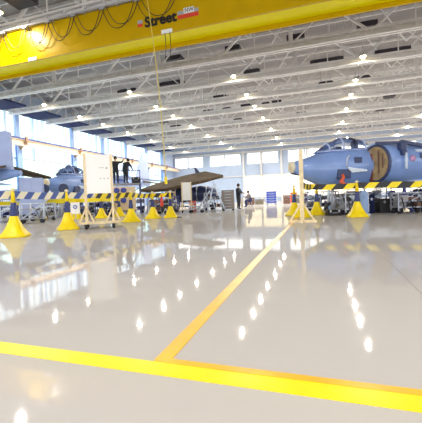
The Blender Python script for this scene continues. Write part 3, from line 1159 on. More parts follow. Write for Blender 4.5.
b.build('wing_fence', M['jet_dark'], wroot)

# ================================================================== CONES AND TAPE
def make_cone(label, loc, rz=0.0):
    t = thing('traffic_cone', label, 'traffic cone', loc, rz, 'yellow barrier cones')
    # flared four-lobed base rising into the shaft
    b = MB()
    rings = []
    for hw, z, p in ((0.30, 0.0, 5), (0.31, 0.03, 5), (0.30, 0.06, 5), (0.25, 0.12, 4), (0.19, 0.22, 3.4), (0.135, 0.36, 2.6), (0.10, 0.48, 2.1), (0.09, 0.52, 2)):
        ring = []
        n = 28
        for k in range(n):
            a = 2 * PI * k / n + PI / n
            cu, sv = math.cos(a), math.sin(a)
            rr = hw / ((abs(cu) ** p + abs(sv) ** p) ** (1 / p))
            ring.append(b.bm.verts.new((rr * cu, rr * sv, z)))
        rings.append(ring)
    b.skin(rings)
    b.build('base', M['cone'], t)
    b = MB()
    b.lathe([(0.09, 0.50), (0.093, 0.53), (0.06, 0.84), (0.052, 0.85)], (0, 0, 0), 'Z', 20)
    b.build('sleeve', M['sleeve'], t)
    b = MB()
    b.lathe([(0.058, 0.84), (0.04, 1.06), (0.028, 1.14), (0.026, 1.20), (0.02, 1.21)], (0, 0, 0), 'Z', 16)
    b.build('tip', M['cone'], t)
    b = MB()
    b.lathe([(0.05, 1.14), (0.055, 1.15), (0.055, 1.18), (0.05, 1.19)], (0, 0, 0), 'Z', 16)
    b.build('tape_clip', M['cream'], t)
    return t


cones = [((-7.14, 6.33), 'nearest yellow cone with navy sleeve at the far left'),
         ((-7.21, 8.25), 'yellow cone with navy sleeve left of the wheeled white board'),
         ((-14.88, 14.9), 'small distant yellow cone between the two nearest left cones'),
         ((-11.9, 14.3), 'yellow cone half hidden behind the cone beside the wheeled board'),
         ((-10.55, 14.5), 'yellow cone seen under the wheeled white board'),
         ((-10.35, 15.8), 'yellow cone just right of the wheeled white board'),
         ((-6.82, 11.2), 'yellow cone in front of the plywood cart'),
         ((-6.97, 13.25), 'yellow cone right of the plywood cart, left of a close pair'),
         ((-6.35, 13.75), 'yellow cone right of the plywood cart, right of a close pair'),
         ((-0.92, 13.75), 'yellow cone left of the timber post, leftmost of the cluster'),
         ((-0.56, 12.4), 'yellow cone just behind the timber post'),
         ((-0.06, 13.6), 'yellow cone right of the timber post under the jet nose'),
         ((1.22, 12.0), 'yellow cone alone under the jet at the right')]
cone0 = None
for i, ((x, y), lb) in enumerate(cones):
    rz = 0.5 + 0.37 * i
    if cone0 is None:
        cone0 = make_cone(lb, (x, y, 0), rz)
    else:
        dup(cone0, (x, y, 0), rz, lb)


def tape(pts, h, per, ma, mb_, label, skew=0.35, frac=0.5):
    """hanging ribbon with slanted two-colour stripes; pts = list of (x, y, z of lower edge)"""
    b = MB()
    pts = [Vector(p) for p in pts]
    L = [0]
    for p, q in zip(pts, pts[1:]):
        L.append(L[-1] + (q - p).length)

    def at(s):
        s = max(0, min(L[-1], s))
        for i in range(len(pts) - 1):
            if s <= L[i + 1] + 1e-9:
                k = (s - L[i]) / (L[i + 1] - L[i])
                p = pts[i].lerp(pts[i + 1], k)
                sag = 0.03 * math.sin(PI * k) if (L[i + 1] - L[i]) > 1 else 0
                return p - Vector((0, 0, sag))
        return pts[-1]
    n = int(L[-1] / per) + 1
    for k in range(-1, n):
        for half in (0, 1):
            s0 = (k + (frac if half else 0)) * per
            s1 = (k + (1 if half else frac)) * per
            sub = 3
            for q in range(sub):
                a, c_ = s0 + (s1 - s0) * q / sub, s0 + (s1 - s0) * (q + 1) / sub
                if c_ + h * skew < 0 or a > L[-1]:
                    continue
                P = [at(a), at(c_), at(c_ + h * skew) + Vector((0, 0, h)), at(a + h * skew) + Vector((0, 0, h))]
                if (P[0] - P[1]).length < 1e-5 and (P[2] - P[3]).length < 1e-5:
                    continue
                try:
                    b.face(P, half)
                except Exception:
                    pass
    o = b.build('barrier_tape', [ma, mb_], recalc=False)
    s = o.modifiers.new('thick', 'SOLIDIFY')
    s.thickness = 0.004
    return tag(o, label, 'barrier tape', 'striped barrier tapes between cones')


# front tape along the left row of cones
tape([(-7.3, 3.5, 0.93), (-7.22, 6.40, 0.95), (-7.29, 8.32, 0.95), (-7.06, 9.4, 0.95)], 0.19, 0.46, M['tape_b'], M['tape_c'],
     'blue and cream striped tape strung between the two nearest left cones', 0.9)
tape([(-7.06, 9.4, 0.93), (-6.90, 11.27, 0.95), (-7.05, 13.32, 0.93), (-6.36, 13.85, 0.93)], 0.19, 0.5, M['tape_k'], M['tape_y'],
     'black and yellow striped tape running past the plywood cart to a pair of cones', 0.9, 0.45)
b = tape([(-18.5, 14.9, 0.84), (-14.9, 15.02, 0.86), (-11.93, 14.42, 0.86), (-10.6, 14.62, 0.86), (-10.46, 15.8, 0.86)], 0.24, 3.0, M['tape_y'], M['tape_y'],
         'plain yellow tape strung low between the distant cones at left', 0.2)
tape([(-0.42, 9.99, 0.97), (-0.2, 12.0, 0.97), (1.22, 12.08, 0.95), (6.5, 11.9, 0.92)], 0.19, 0.66, M['tape_k'], M['tape_y'],
     'black and yellow striped tape strung under the right hand jet', 0.9, 0.55)

# ================================================================== BOARDS AND POST
def board_stand(label, loc, rz, w, z0, z1, marks=True):
    t = thing('mobile_board', label, 'notice board', loc, rz, 'white boards on wheeled timber stands')
    b = MB()
    b.box((0, 0, (z0 + z1) / 2), (w, 0.03, z1 - z0), bevel=0.006)
    bd = b.build('board_panel', M['board'], t)
    if marks:
        b = MB()
        zc = z0 + (z1 - z0) * 0.66
        b.box((0.10, -0.02, zc), (0.14, 0.006, 0.015))
        b.box((0.25, -0.02, zc - 0.01), (0.05, 0.006, 0.05))
        for k in range(3):
            b.box((0.06 + k * 0.11, -0.02, zc - 0.33), (0.035, 0.006, 0.035))
        b.build('board_marks', M['grey'], bd)
    for s in (-1, 1):
        b = MB()
        b.box((s * (w / 2 + 0.03), 0.0, (z1 + 0.16) / 2), (0.07, 0.07, z1 - 0.10))
        b.build('post', M['timber'], t)
        b = MB()
        b.box((s * (w / 2 + 0.03), 0, 0.17), (0.09, 0.78, 0.07))
        for q in (-1, 1):
            b.bar((s * (w / 2 + 0.03), q * 0.36, 0.18), (s * (w / 2 + 0.03), q * 0.02, 0.62), 0.05, 0.05)
        for q in (-1, 1):
            b.bar((s * (w / 2 + 0.03) + q * 0.2, 0, 0.20), (s * (w / 2 + 0.03) + q * 0.02, 0, 0.60), 0.05, 0.05)
        b.build('foot', M['timber'], t)
        for q in (-1, 1):
            b = MB()
            b.lathe([(0.04, -0.03), (0.085, -0.04), (0.085, 0.04), (0.04, 0.03)], (s * (w / 2 + 0.03), q * 0.33, 0.085), 'X', 16)
            b.box((s * (w / 2 + 0.03), q * 0.33, 0.12), (0.10, 0.05, 0.07))
            b.build('castor', M['black'], t)
    b = MB()
    b.box((0, 0, 0.16), (w + 0.5, 0.5, 0.05))
    b.build('deck_board', M['timber'], t)
    return t


board_stand('large white board on a wheeled timber stand behind the left cones', (-6.42, 8.75, 0), R_(34), 0.72, 1.06, 2.25)
board_stand('narrow white board on a timber stand in front of the olive wing', (-7.68, 19.05, 0), R_(22), 0.5, 0.75, 1.85, False)
t = thing('timber_post', 'tall cream timber post on a braced cross foot in front of the jet nose', 'post', (-0.45, 9.9, 0), R_(-3))
b = MB()
b.box((0, 0, 1.06), (0.115, 0.10, 2.02), bevel=0.006)
b.build('post', M['timber'], t)
b = MB()
b.box((0, 0, 0.035), (0.80, 0.09, 0.07))
b.box((0, 0, 0.036), (0.09, 0.5, 0.07))
b.build('foot', M['timber'], t)
for s in (-1, 1):
    b = MB()
    b.bar((s * 0.33, 0, 0.06), (s * 0.03, 0, 0.55), 0.055, 0.05)
    b.build('brace', M['timber'], t)
# little sign on a stand beside the board
t = thing('sign_stand', 'small white notice on a stand left of the wheeled board', 'sign', (-8.05, 9.6, 0), R_(36))
b = MB()
b.box((0, 0, 0.62), (0.30, 0.02, 0.40))
sg = b.build('sign_plate', M['board'], t)
b = MB()
b.lathe([(0.045, -0.005), (0.07, -0.005), (0.07, 0.005), (0.045, 0.005)], (0, -0.012, 0.66), 'Y', 16, False)
b.bar((-0.05, -0.014, 0.62), (0.05, -0.014, 0.70), 0.01)
b.build('sign_mark', M['bluebox'], sg)
b = MB()
b.bar((0, 0.02, 0.0), (0, 0.02, 0.6), 0.03)
b.box((0, 0.02, 0.015), (0.3, 0.3, 0.03))
b.build('stand', M['steel'], t)

# ================================================================== CARTS, STANDS, BOXES
def wheels(t, xs, ys, r, name='castor'):
    for x in xs:
        for y in ys:
            b = MB()
            b.lathe([(r * 0.4, -0.03), (r, -0.035), (r, 0.035), (r * 0.4, 0.03)], (x, y, r), 'Y', 14)
            b.box((x, y, r * 1.6), (0.07, 0.09, r * 0.9))
            b.build(name, M['tyre'], t)


def cabinet(name, label, cat, loc, rz, w, d, h, body, front, n, handles=True, foot=0.1, group=None):
    t = thing(name, label, cat, loc, rz, group)
    b = MB()
    b.box((0, 0, foot + (h - foot) / 2), (w, d, h - foot), bevel=0.015)
    b.build('body', body, t)
    for k in range(n):
        dh = (h - foot - 0.1) / n
        z = foot + 0.05 + dh * (k + 0.5)
        b = MB()
        b.box((0, -d / 2 - 0.012, z), (w * 0.9, 0.03, dh * 0.84), bevel=0.006)
        dr = b.build('drawer', front, t)
        if handles:
            b = MB()
            b.box((0, -d / 2 - 0.045, z + dh * 0.18), (w * 0.5, 0.03, 0.03))
            b.build('handle', M['pale'], dr)
    if foot:
        wheels(t, (-w * 0.38, w * 0.38), (-d * 0.35, d * 0.35), foot / 2 + 0.01)
    return t


def jack(label, loc, h, m, rz=0.0):
    t = thing('tripod_jack', label, 'jack', loc, rz, 'aircraft jacks')
    b = MB()
    b.lathe([(0.09, 0.18), (0.10, 0.2), (0.10, h * 0.7), (0.07, h * 0.72), (0.06, h - 0.05), (0.09, h - 0.04), (0.05, h)], (0, 0, 0), 'Z', 16)
    b.build('ram', m, t)
    for k in range(3):
        a = 2 * PI * k / 3
        b = MB()
        b.bar((0.55 * math.cos(a), 0.55 * math.sin(a), 0.05), (0.08 * math.cos(a), 0.08 * math.sin(a), h * 0.62), 0.05)
        b.bar((0.55 * math.cos(a), 0.55 * math.sin(a), 0.06), (0.06 * math.cos(a), 0.06 * math.sin(a), 0.2), 0.045)
        b.box((0.55 * math.cos(a), 0.55 * math.sin(a), 0.02), (0.14, 0.14, 0.04))
        b.build('leg', m, t)
    return t


def trestle(label, loc, rz, w, h, m):
    t = thing('trestle', label, 'trestle', loc, rz, 'trestles under aircraft')
    b = MB()
    b.box((0, 0, h - 0.05), (w, 0.14, 0.10))
    b.build('beam', m, t)
    for s in (-1, 1):
        for q in (-1, 1):
            b = MB()
            b.bar((s * w * 0.42, q * 0.3, 0), (s * w * 0.42, q * 0.04, h - 0.1), 0.06)
            b.build('leg', m, t)
    b = MB()
    for s in (-1, 1):
        b.bar((s * w * 0.42, -0.2, h * 0.35), (s * w * 0.42, 0.2, h * 0.35), 0.04)
    b.bar((-w * 0.42, 0, h * 0.35), (w * 0.42, 0, h * 0.8), 0.035)
    b.bar((w * 0.42, 0, h * 0.35), (-w * 0.42, 0, h * 0.8), 0.035)
    b.build('brace', m, t)
    return t


def trolley(label, loc, rz, w, d, h, m, load=True):
    """low tube-framed trolley with a tray and a push handle"""
    t = thing('trolley', label, 'trolley', loc, rz, 'tube framed workshop trolleys')
    b = MB()
    for s in (-1, 1):
        b.tube([(s * w / 2, -d / 2, 0.16), (s * w / 2, -d / 2, h), (s * w / 2, d / 2, h), (s * w / 2, d / 2, 0.16)], 0.022, 8)
    for q in (-1, 1):
        b.tube([(-w / 2, q * d / 2, h), (w / 2, q * d / 2, h)], 0.022, 8)
        b.tube([(-w / 2, q * d / 2, 0.18), (w / 2, q * d / 2, h)], 0.016, 8)
    b.build('frame', m, t)
    b = MB()
    b.box((0, 0, 0.20), (w, d, 0.04))
    b.box((0, 0, h * 0.72), (w, d, 0.03))
    b.build('tray', M['greybox'], t)
    b = MB()
    b.tube([(w / 2, -d / 2, h), (w / 2 + 0.18, -d / 2, h + 0.2), (w / 2 + 0.18, d / 2, h + 0.2), (w / 2, d / 2, h)], 0.02, 8)
    b.build('push_handle', m, t)
    wheels(t, (-w * 0.42, w * 0.42), (-d * 0.4, d * 0.4), 0.09)
    return t


def case(name, label, cat, loc, rz, w, d, h, m, group='cases on the hangar floor'):
    t = thing(name, label, cat, loc, rz, group)
    b = MB()
    b.box((0, 0, h * 0.40), (w, d, h * 0.80), bevel=0.02)
    b.build('body', m, t)
    b = MB()
    b.box((0, 0, h * 0.91), (w * 1.03, d * 1.03, h * 0.18), bevel=0.02)
    b.build('lid', m, t)
    b = MB()
    for s in (-1, 1):
        b.box((s * w * 0.3, -d / 2 - 0.01, h * 0.78), (0.06, 0.03, 0.10))
    b.tube([(-0.1, -d / 2 - 0.01, h * 0.45), (-0.1, -d / 2 - 0.05, h * 0.48), (0.1, -d / 2 - 0.05, h * 0.48), (0.1, -d / 2 - 0.01, h * 0.45)], 0.012, 6)
    b.build('latches', M['steel'], t)
    return t


# plywood cart with blue discs
cx, cy = -10.75, 17.0
t = thing('plywood_cart', 'tall plywood fronted cart with round blue discs behind the left cones', 'cart', (cx, cy, 0), R_(33))
b = MB()
b.box((0, 0, 0.98), (1.25, 0.7, 1.35), bevel=0.02)
b.build('body', M['ply'], t)
b = MB()
b.box((0, 0, 0.24), (1.25, 0.72, 0.12))
b.build('chassis', M['khaki'], t)
for x, z in ((-0.42, 1.45), (-0.04, 1.45), (-0.06, 0.88), (-0.44, 0.90)):
    b = MB()
    b.lathe([(0.10, -0.06), (0.15, -0.05), (0.16, 0.0), (0.16, 0.04)], (x, -0.37, z), 'Y', 20)
    b.build('disc', M['bluedisc'], t)
wheels(t, (-0.48, 0.48), (-0.28, 0.28), 0.10)

# work platform with two workers beside the open jet
px_, py_ = -12.3, 19.15
t = thing('work_platform', 'dark steel work platform beside the open left jet carrying two workers', 'work platform', (px_, py_, 0), R_(33))
b = MB()
b.box((0, 0, 1.95), (2.6, 1.2, 0.08))
b.build('deck', M['greybox'], t)
for s in (-1, 1):
    for q in (-1, 1):
        b = MB()
        b.bar((s * 1.2, q * 0.5, 0), (s * 1.2, q * 0.5, 1.93), 0.07)
        b.build('leg', M['rail'], t)
b = MB()
for q in (-1, 1):
    b.bar((-1.2, q * 0.5, 0.2), (1.2, q * 0.5, 1.7), 0.05)
    b.bar((1.2, q * 0.5, 0.2), (-1.2, q * 0.5, 1.7), 0.05)
b.build('brace', M['rail'], t)
b = MB()
b.bar((-1.25, 0.55, 1.98), (-1.25, 0.55, 2.95), 0.05)
b.bar((1.25, 0.55, 1.98), (1.25, 0.55, 2.95), 0.05)
b.bar((-1.25, 0.55, 2.9), (1.25, 0.55, 2.9), 0.05)
b.build('guard_rail', M['rail'], t)
ct, st = math.cos(R_(33)), math.sin(R_(33))
def plat(u, v): return (px_ + u * ct - v * st, py_ + u * st + v * ct, 1.995)
person('person in dark overalls on the platform, arms raised, behind the white board', plat(-0.32, 0.15), R_(33) + R_(10), P1, M['overall'], M['overall'])
person('person in dark overalls leaning forward on the platform, right of the white board', plat(0.30, -0.1), R_(33) + PI * 0.75, P2, M['overall'], M['overall'])
case('tool_case', 'dark low case on the platform beside the leaning worker', 'case', plat(0.95, 0.0), R_(33), 0.55, 0.4, 0.42, M['black'], None)

# grey drawer cabinet, workers and table at the back
cabinet('drawer_cabinet', 'tall grey drawer cabinet left of the standing worker at the back', 'cabinet', (-5.55, 20.9, 0), R_(12), 0.80, 0.7, 1.32, M['greybox'], M['shelfbrown'], 6)
person('person in black overalls standing beside the tall grey drawer cabinet', (-5.35, 23.0, 0), R_(75), dict(P3), M['overall'], M['overall'])
person('person in grey shirt and navy trousers seated by the low wooden table', (-5.55, 28.3, 0), R_(-60), P4, M['shirt'], M['trouser'])
t = thing('stool', 'small black stool under the seated worker at the back', 'stool', (-5.55, 28.33, 0), 0)
b = MB()
b.lathe([(0.16, 0.40), (0.18, 0.41), (0.18, 0.45), (0.16, 0.46)], (0, 0, 0), 'Z', 18)
b.build('seat', M['black'], t)
for k in range(4):
    a = PI / 4 + k * PI / 2
    b = MB()
    b.bar((0.19 * math.cos(a), 0.19 * math.sin(a), 0), (0.12 * math.cos(a), 0.12 * math.sin(a), 0.42), 0.03)
    b.build('leg', M['steel'], t)
t = thing('table', 'low wooden table between the standing and the seated worker', 'table', (-6.65, 28.2, 0), R_(5))
b = MB()
b.box((0, 0, 0.74), (0.9, 0.6, 0.05), bevel=0.01)
b.build('tabletop', M['ply'], t)
for s in (-1, 1):
    for q in (-1, 1):
        b = MB()
        b.box((s * 0.38, q * 0.24, 0.36), (0.08, 0.08, 0.72))
        b.build('leg', M['timber'], t)
cabinet('tool_cabinet', 'blue tool cabinet with white trim standing by the back wall', 'cabinet', (-4.75, 35.8, 0), R_(8), 1.15, 0.6, 1.45, M['white'], M['bluebox'], 5)
for i, (x, y, w, h, m, lb) in enumerate((
        (-3.3, 37.5, 0.7, 0.95, M['brown'], 'brown case right of the blue tool cabinet'),
        (-2.45, 38.5, 0.8, 1.0, M['khaki'], 'khaki case second right of the blue tool cabinet'),
        (-1.6, 38.8, 0.7, 1.05, M['brown'], 'brown case directly left of the yellow cone cluster'),
        (-6.4, 38.0, 0.9, 0.6, M['khaki'], 'khaki case left of the blue tool cabinet'),
        (-7.3, 37.5, 0.8, 0.8, M['brown'], 'brown case behind the seated worker'),
        (-3.0, 44.0, 0.8, 1.3, M['red'], 'red case far back right of the blue tool cabinet'))):
    case('storage_case', lb, 'case', (x, y, 0), R_(6 * (i % 3)), w, 0.6, h, m)

# access steps at the wing
t = thing('access_steps', 'pale blue access steps leaning up to the right end of the olive wing', 'steps', (-6.05, 19.9, 0), R_(15))
for s in (-1, 1):
    b = MB()
    b.bar((0.55, s * 0.3, 0.05), (-0.15, s * 0.3, 1.85), 0.09, 0.05)
    b.build('stringer', M['pale'], t)
    b = MB()
    b.bar((-0.55, s * 0.3, 0.05), (-0.12, s * 0.3, 1.8), 0.05)
    b.build('prop', M['pale'], t)
for k in range(6):
    f = (k + 0.7) / 6.4
    b = MB()
    b.box((0.55 - 0.70 * f, 0, 0.05 + 1.8 * f), (0.2, 0.6, 0.03))
    b.build('tread', M['steel'], t)
t = thing('access_steps', 'pale blue ladder steps left of the other steps under the olive wing', 'steps', (-7.2, 21.1, 0), R_(195), 'pale access steps')
for s in (-1, 1):
    b = MB()
    b.bar((0.55, s * 0.22, 0.03), (-0.35, s * 0.22, 1.35), 0.08, 0.05)
    b.build('stringer', M['pale'], t)
for k in range(5):
    f = (k + 0.6) / 5.2
    b = MB()
    b.box((0.55 - 0.9 * f, 0, 0.03 + 1.32 * f), (0.16, 0.44, 0.03))
    b.build('tread', M['steel'], t)
b = MB()
b.bar((-0.7, 0, 0.03), (-0.33, 0, 1.3), 0.06)
b.build('prop', M['pale'], t)

# engine on a stand under the wing
t = thing('jet_engine', 'dark blue jet engine on a cradle below the olive wing', 'engine', (-8.75, 23.2, 0), R_(8))
b = MB()
b.lathe([(0.30, -1.7), (0.50, -1.6), (0.62, -0.8), (0.52, -0.2), (0.60, 0.5), (0.50, 1.2), (0.34, 1.7)], (0, 0, 1.2), 'X', 24)
b.build('casing', M['jet_dark'], t)
for x in (-1.3, -0.5, 0.3, 1.0):
    b = MB()
    b.lathe([(0.50, x - 0.03), (0.64, x - 0.03), (0.64, x + 0.03), (0.50, x + 0.03)], (0, 0, 1.2), 'X', 24)
    b.build('flange_ring', M['steel'], t)
b = MB()
for s in (-1, 1):
    b.bar((-1.5, s * 0.5, 0.3), (1.5, s * 0.5, 0.3), 0.08)
    for x in (-1.0, 0.8):
        b.bar((x, s * 0.5, 0.3), (x, s * 0.42, 1.1), 0.07)
for x in (-1.5, 1.5, -1.0, 0.8):
    b.bar((x, -0.5, 0.3), (x, 0.5, 0.3), 0.07)
b.build('cradle', M['rail'], t)
wheels(t, (-1.4, 1.4), (-0.5, 0.5), 0.13)

trestle('steel trestle holding the left tip of the olive wing', (-11.3, 21.7, 0), R_(75), 1.0, 1.34, M['steel'])
trestle('timber trestle under the middle of the olive wing', (-9.75, 21.2, 0), R_(75), 1.0, 1.42, M['timber'])

# clutter behind the tape, from left to right: (kind, x, y, ...)
trolley('tube framed trolley behind the nearest left cone', (-11.8, 11.4, 0), R_(40), 0.9, 0.6, 0.85, M['pale'])
trolley('tube framed trolley at the far left edge under the tail', (-14.4, 12.1, 0), R_(30), 1.0, 0.6, 0.80, M['pale'])
trolley('tube framed trolley below the wheeled white board', (-12.0, 15.7, 0), R_(40), 1.0, 0.7, 0.9, M['rail'])
jack('grey jack between the nearest two left cones', (-13.4, 14.9, 0), 1.1, M['steel'], 0.6)
jack('grey jack left of the open cockpit', (-15.6, 16.8, 0), 1.1, M['steel'], 0.2)
case('storage_case', 'khaki case under the open left jet cockpit', 'case', (-14.9, 18.9, 0), R_(50), 0.9, 0.5, 0.6, M['khaki'])


def hose_reel(label, loc, rz, r, m):
    t = thing('hose_reel', label, 'hose reel', loc, rz, 'hose reels')
    b = MB()
    b.lathe([(0.08, -0.14), (r, -0.14), (r, -0.11), (r * 0.62, -0.10), (r * 0.62, 0.10), (r, 0.11), (r, 0.14), (0.08, 0.14)], (0, 0, r + 0.12), 'Y', 24)
    b.build('drum', m, t)
    b = MB()
    for s in (-1, 1):
        b.bar((-r * 0.8, s * 0.2, 0.03), (0, s * 0.2, r + 0.12), 0.05)
        b.bar((r * 0.8, s * 0.2, 0.03), (0, s * 0.2, r + 0.12), 0.05)
        b.bar((-r * 0.8, s * 0.2, 0.03), (r * 0.8, s * 0.2, 0.03), 0.05)
    b.bar((0, -0.2, r + 0.12), (0, 0.2, r + 0.12), 0.05)
    b.build('stand', M['steel'], t)
    return t


hose_reel('dark hose reel seen between the two nearest left cones', (-14.1, 15.9, 0), R_(40), 0.30, M['black'])
hose_reel('black hose reel right of the cone pair by the olive wing', (-7.6, 15.9, 0), R_(20), 0.24, M['black'])
# dark drums on the jet stands at left: two round air ducts
for i, (x, y, lb) in enumerate(((-14.35, 16.2, 'dark round duct end just left of the open cockpit jet'), (-15.3, 15.7, 'dark round duct end further left of the open cockpit jet'))):
    t = thing('air_duct', lb, 'duct', (x, y, 0), R_(42), 'air ducts on stands')
    b = MB()
    b.lathe([(0.20, -0.25), (0.27, -0.26), (0.28, 0.0), (0.27, 0.6), (0.2, 0.6)], (0, 0, 1.72), 'Y', 22)
    b.build('duct', M['jet_dark'], t)
    b = MB()
    for s in (-1, 1):
        b.bar((s * 0.3, 0.2, 0), (s * 0.14, 0.2, 1.5), 0.05)
    b.bar((-0.25, 0.2, 0.5), (0.25, 0.2, 0.5), 0.04)
    b.bar((0, 0.6, 0), (0, 0.25, 1.46), 0.05)
    b.build('stand', M['steel'], t)

# centre ground clutter by the wing
case('storage_case', 'brown case under the left half of the olive wing', 'case', (-11.2, 23.8, 0), R_(15), 0.8, 0.5, 0.8, M['brown'])
case('storage_case', 'red case behind the narrow white board', 'case', (-8.0, 20.9, 0), R_(10), 0.4, 0.4, 0.7, M['red'])
trolley('tube framed trolley behind the cone pair by the wing', (-8.9, 17.9, 0), R_(25), 1.1, 0.6, 0.75, M['steel'])
trolley('tube framed trolley at the foot of the pale access steps', (-6.85, 18.5, 0), R_(10), 0.8, 0.5, 0.4, M['pale'])
case('storage_case', 'black case at the left end of the olive wing', 'case', (-9.5, 18.4, 0), R_(20), 0.7, 0.5, 0.85, M['black'])
t = thing('ground_lead', 'red bundle hung on the tape between the cone pair', 'cable', (-6.62, 13.45, 0), 0)
b = MB()
b.lathe([(0.03, 0.5), (0.06, 0.55), (0.08, 0.65), (0.06, 0.78), (0.03, 0.95)], (0, 0, 0), 'Z', 14)
b.tube([(0, 0, 0.9), (0.02, -0.02, 1.05)], 0.02, 6)
b.build('bundle', M['red'], t)
b = MB()
b.tube([(0.05, 0, 0.5), (0.1, 0.05, 0.2), (0.3, 0.1, 0.02), (0.8, 0.3, 0.02)], 0.02, 6)
b.build('lead', M['black'], t)

# ground equipment under the right jet
jack('steel jack under the nose of the right jet', (0.55, 14.3, 0), 1.05, M['steel'], 0.3)
jack('dark jack under the intake of the right jet', (3.3, 15.2, 0), 1.1, M['rail'], 0.8)
jack('pale jack under the wing root at the far right', (4.5, 15.7, 0), 1.1, M['pale'], 0.1)
trolley('tube framed trolley right of the timber post under the jet', (-0.5, 16.0, 0), R_(10), 1.1, 0.6, 0.7, M['pale'])
trolley('tube framed trolley under the jet cockpit left of the lone cone', (0.95, 15.2, 0), R_(25), 1.0, 0.6, 0.6, M['steel'])
trolley('tube framed trolley under the jet right of the lone cone', (2.1, 15.9, 0), R_(20), 1.1, 0.6, 0.65, M['pale'])
trolley('tube framed trolley at the right frame edge under the jet', (3.75, 16.6, 0), R_(20), 1.1, 0.6, 0.7, M['steel'])
case('storage_case', 'black case on the floor below the tan intake cover', 'case', (2.6, 14.5, 0), R_(15), 0.9, 0.5, 0.55, M['black'])
case('storage_case', 'black case on the floor left of the lone cone', 'case', (0.52, 13.2, 0), R_(15), 0.5, 0.35, 0.22, M['black'])
case('storage_case', 'brown case near the right frame edge under the jet', 'case', (2.95, 17.1, 0), R_(15), 0.7, 0.5, 0.5, M['brown'])
case('storage_case', 'navy case behind the lone cone under the jet', 'case', (1.72, 14.35, 0), R_(15), 0.6, 0.45, 0.7, M['navy'])
case('storage_case', 'khaki case behind the nose wheel of the right jet', 'case', (1.0, 16.8, 0), R_(15), 1.0, 0.5, 0.8, M['khaki'])
case('storage_case', 'navy case behind the rightmost trolley', 'case', (4.9, 17.8, 0), R_(15), 1.2, 0.5, 0.9, M['navy'])
# tube framed equipment racks full of dark units, hoses and bottles
def rack(label, loc, rz, w, d, h, seed, m):
    rr = random.Random(seed)
    t = thing('equipment_rack', label, 'equipment rack', loc, rz, 'dark equipment racks under the aircraft')
    b = MB()
    for s in (-1, 1):
        for q in (-1, 1):
            b.bar((s * w / 2, q * d / 2, 0.1), (s * w / 2, q * d / 2, h), 0.04)
        b.bar((s * w / 2, -d / 2, h * 0.3), (s * w / 2, d / 2, h), 0.03)
    for q in (-1, 1):
        for z in (0.22, h * 0.6, h):
            b.bar((-w / 2, q * d / 2, z), (w / 2, q * d / 2, z), 0.035)
        b.bar((-w / 2, q * d / 2, 0.22), (w / 2, q * d / 2, h), 0.03)
    b.build('frame', m, t)
    x = -w / 2 + 0.05
    cols = [M['black'], M['navy'], M['greybox'], M['brown'], M['khaki'], M['jet_dark'], M['pale']]
    while x < w / 2 - 0.15:
        ww = rr.uniform(0.16, 0.34)
        for z in (0.24, h * 0.62):
            hh = rr.uniform(0.45, 0.95) * h * 0.33
            b = MB()
            if rr.random() < 0.35:
                r = min(ww / 2, hh / 2) * 0.95
                b.lathe([(r * 0.6, -d * 0.4), (r, -d * 0.36), (r, d * 0.36), (r * 0.6, d * 0.4)], (x + ww / 2, 0, z + r), 'Y', 14)
                b.build('bottle', rr.choice(cols), t)
            else:
                b.box((x + ww / 2, rr.uniform(-0.08, 0.08), z + hh / 2), (ww * 0.9, d * 0.8, hh), bevel=0.02)
                b.build('unit', rr.choice(cols), t)
        x += ww
    b = MB()
    pts = [(-w * 0.4, -d / 2 - 0.04, h * 0.8)]
    for k in range(1, 9):
        pts.append((-w * 0.4 + w * 0.8 * k / 8, -d / 2 - 0.05, h * (0.45 + 0.3 * math.cos(k * 1.9 + seed))))
    b.tube(pts, 0.02, 6)
    b.build('hose', M['black'], t)
    wheels(t, (-w * 0.42, w * 0.42), (-d * 0.38, d * 0.38), 0.09)
    return t


for i, (x, y, rz, w_, h_, lb) in enumerate((
        (-16.6, 15.9, 38, 1.3, 1.15, 'dark equipment rack at the left edge behind the yellow tape'),
        (-13.0, 13.2, 40, 1.1, 0.85, 'dark equipment rack just right of the nearest left cone'),
        (-15.0, 17.6, 42, 1.3, 1.05, 'dark equipment rack left of the second nearest cone under the blue jet'),
        (-12.55, 17.0, 35, 1.2, 1.05, 'dark equipment rack behind the small white notice'),
        (-11.1, 15.5, 35, 0.9, 0.95, 'dark equipment rack under the large white board'),
        (-8.6, 17.1, 25, 1.1, 1.0, 'dark equipment rack behind the right hand pair of cones at left'),
        (-9.2, 19.7, 15, 1.2, 1.05, 'dark equipment rack under the left part of the olive wing'),
        (-6.9, 22.3, 15, 1.4, 1.2, 'dark equipment rack behind the pale access steps'),
        (0.15, 17.6, 12, 1.5, 0.95, 'dark equipment rack behind the timber post under the jet nose'),
        (2.1, 18.4, 12, 1.6, 1.0, 'dark equipment rack behind the lone right cone'),
        (4.1, 18.6, 12, 1.6, 1.0, 'dark equipment rack at the right edge below the belly pod'),
        (1.25, 13.35, 15, 0.8, 0.8, 'dark equipment rack directly behind the lone right cone'),
        (-18.4, 16.4, 40, 1.4, 1.2, 'dark equipment rack furthest left behind the yellow tape'),
        (-17.9, 19.6, 42, 1.5, 1.2, 'tall dark equipment rack behind the rack row at the far left'),
        (-20.5, 21.0, 42, 1.6, 1.3, 'dark equipment rack near the left wall behind the blue jet'),
        (-14.2, 22.5, 35, 1.5, 1.2, 'dark equipment rack behind the work platform'),
        (-12.3, 20.7, 30, 1.3, 1.15, 'dark equipment rack behind the plywood cart'),
        (3.15, 13.9, 15, 1.0, 0.75, 'dark equipment rack between lone cone and right frame edge'))):
    rack(lb, (x, y, 0), R_(rz), w_, 0.55, h_, i + 3, M['steel'] if i % 2 else M['rail'])

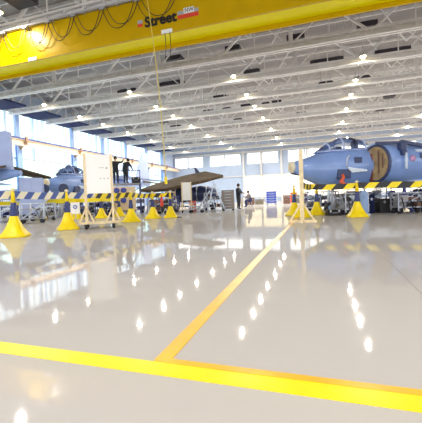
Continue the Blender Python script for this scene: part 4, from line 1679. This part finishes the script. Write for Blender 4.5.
# blue gas bottle by the lone cone
t = thing('gas_cylinder', 'blue gas cylinder leaning on a barrow beside the lone cone', 'gas cylinder', (1.52, 12.75, 0), 0)
b = MB()
b.lathe([(0.10, 0.05), (0.13, 0.07), (0.13, 0.72), (0.10, 0.82), (0.04, 0.88)], (0, 0, 0), 'Z', 18)
b.build('cylinder', M['column'], t)
b = MB()
b.tube([(0.02, 0, 0.86), (0.02, 0, 0.97)], 0.03, 8)
b.box((0.02, 0, 0.95), (0.12, 0.03, 0.03))
b.build('valve', M['steel'], t)
b = MB()
b.box((0, 0, 0.03), (0.34, 0.34, 0.06))
b.tube([(-0.05, 0.15, 0.05), (-0.18, 0.16, 1.0)], 0.02, 6)
b.tube([(0.12, 0.15, 0.05), (0.02, 0.16, 1.0)], 0.02, 6)
b.build('barrow', M['pale'], t)
# orange hose hanging from the nose bay
b = MB()
h0 = Vector((-1.02, 13.75, 0)) + Vector((1.85 * math.cos(R_(26)), 1.85 * math.sin(R_(26)), 0)) + Vector((0.28, -0.60, 0))
b.tube([h0 + Vector((0.0, 0, 1.55)), h0 + Vector((0.03, 0, 1.42)), h0 + Vector((-0.06, -0.02, 1.28)), h0 + Vector((0.04, -0.02, 1.14)), h0 + Vector((0.10, -0.01, 1.05))],
       [0.05, 0.06, 0.08, 0.09, 0.06], 10)
tag(b.build('hose', M['orange']), 'orange hose hanging from the nose of the right jet', 'hose')

# ================================================================== SKY AND OUTPUT LOOK
w = bpy.data.worlds.new('sky')
bpy.context.scene.world = w
w.use_nodes = True
bg = w.node_tree.nodes['Background']
bg.inputs[0].default_value = (1.0, 0.97, 0.94, 1)
bg.inputs[1].default_value = 1.9
sc = bpy.context.scene
vs = sc.view_settings
vs.view_transform = 'Standard'
vs.look = 'None'
vs.gamma = 1.0
vs.exposure = 0.73
vs.use_curve_mapping = False
try:
    sc.cycles.max_bounces = 8
    sc.cycles.transparent_max_bounces = 12
    sc.cycles.sample_clamp_indirect = 6.0
    sc.cycles.use_denoising = True
except Exception:
    pass
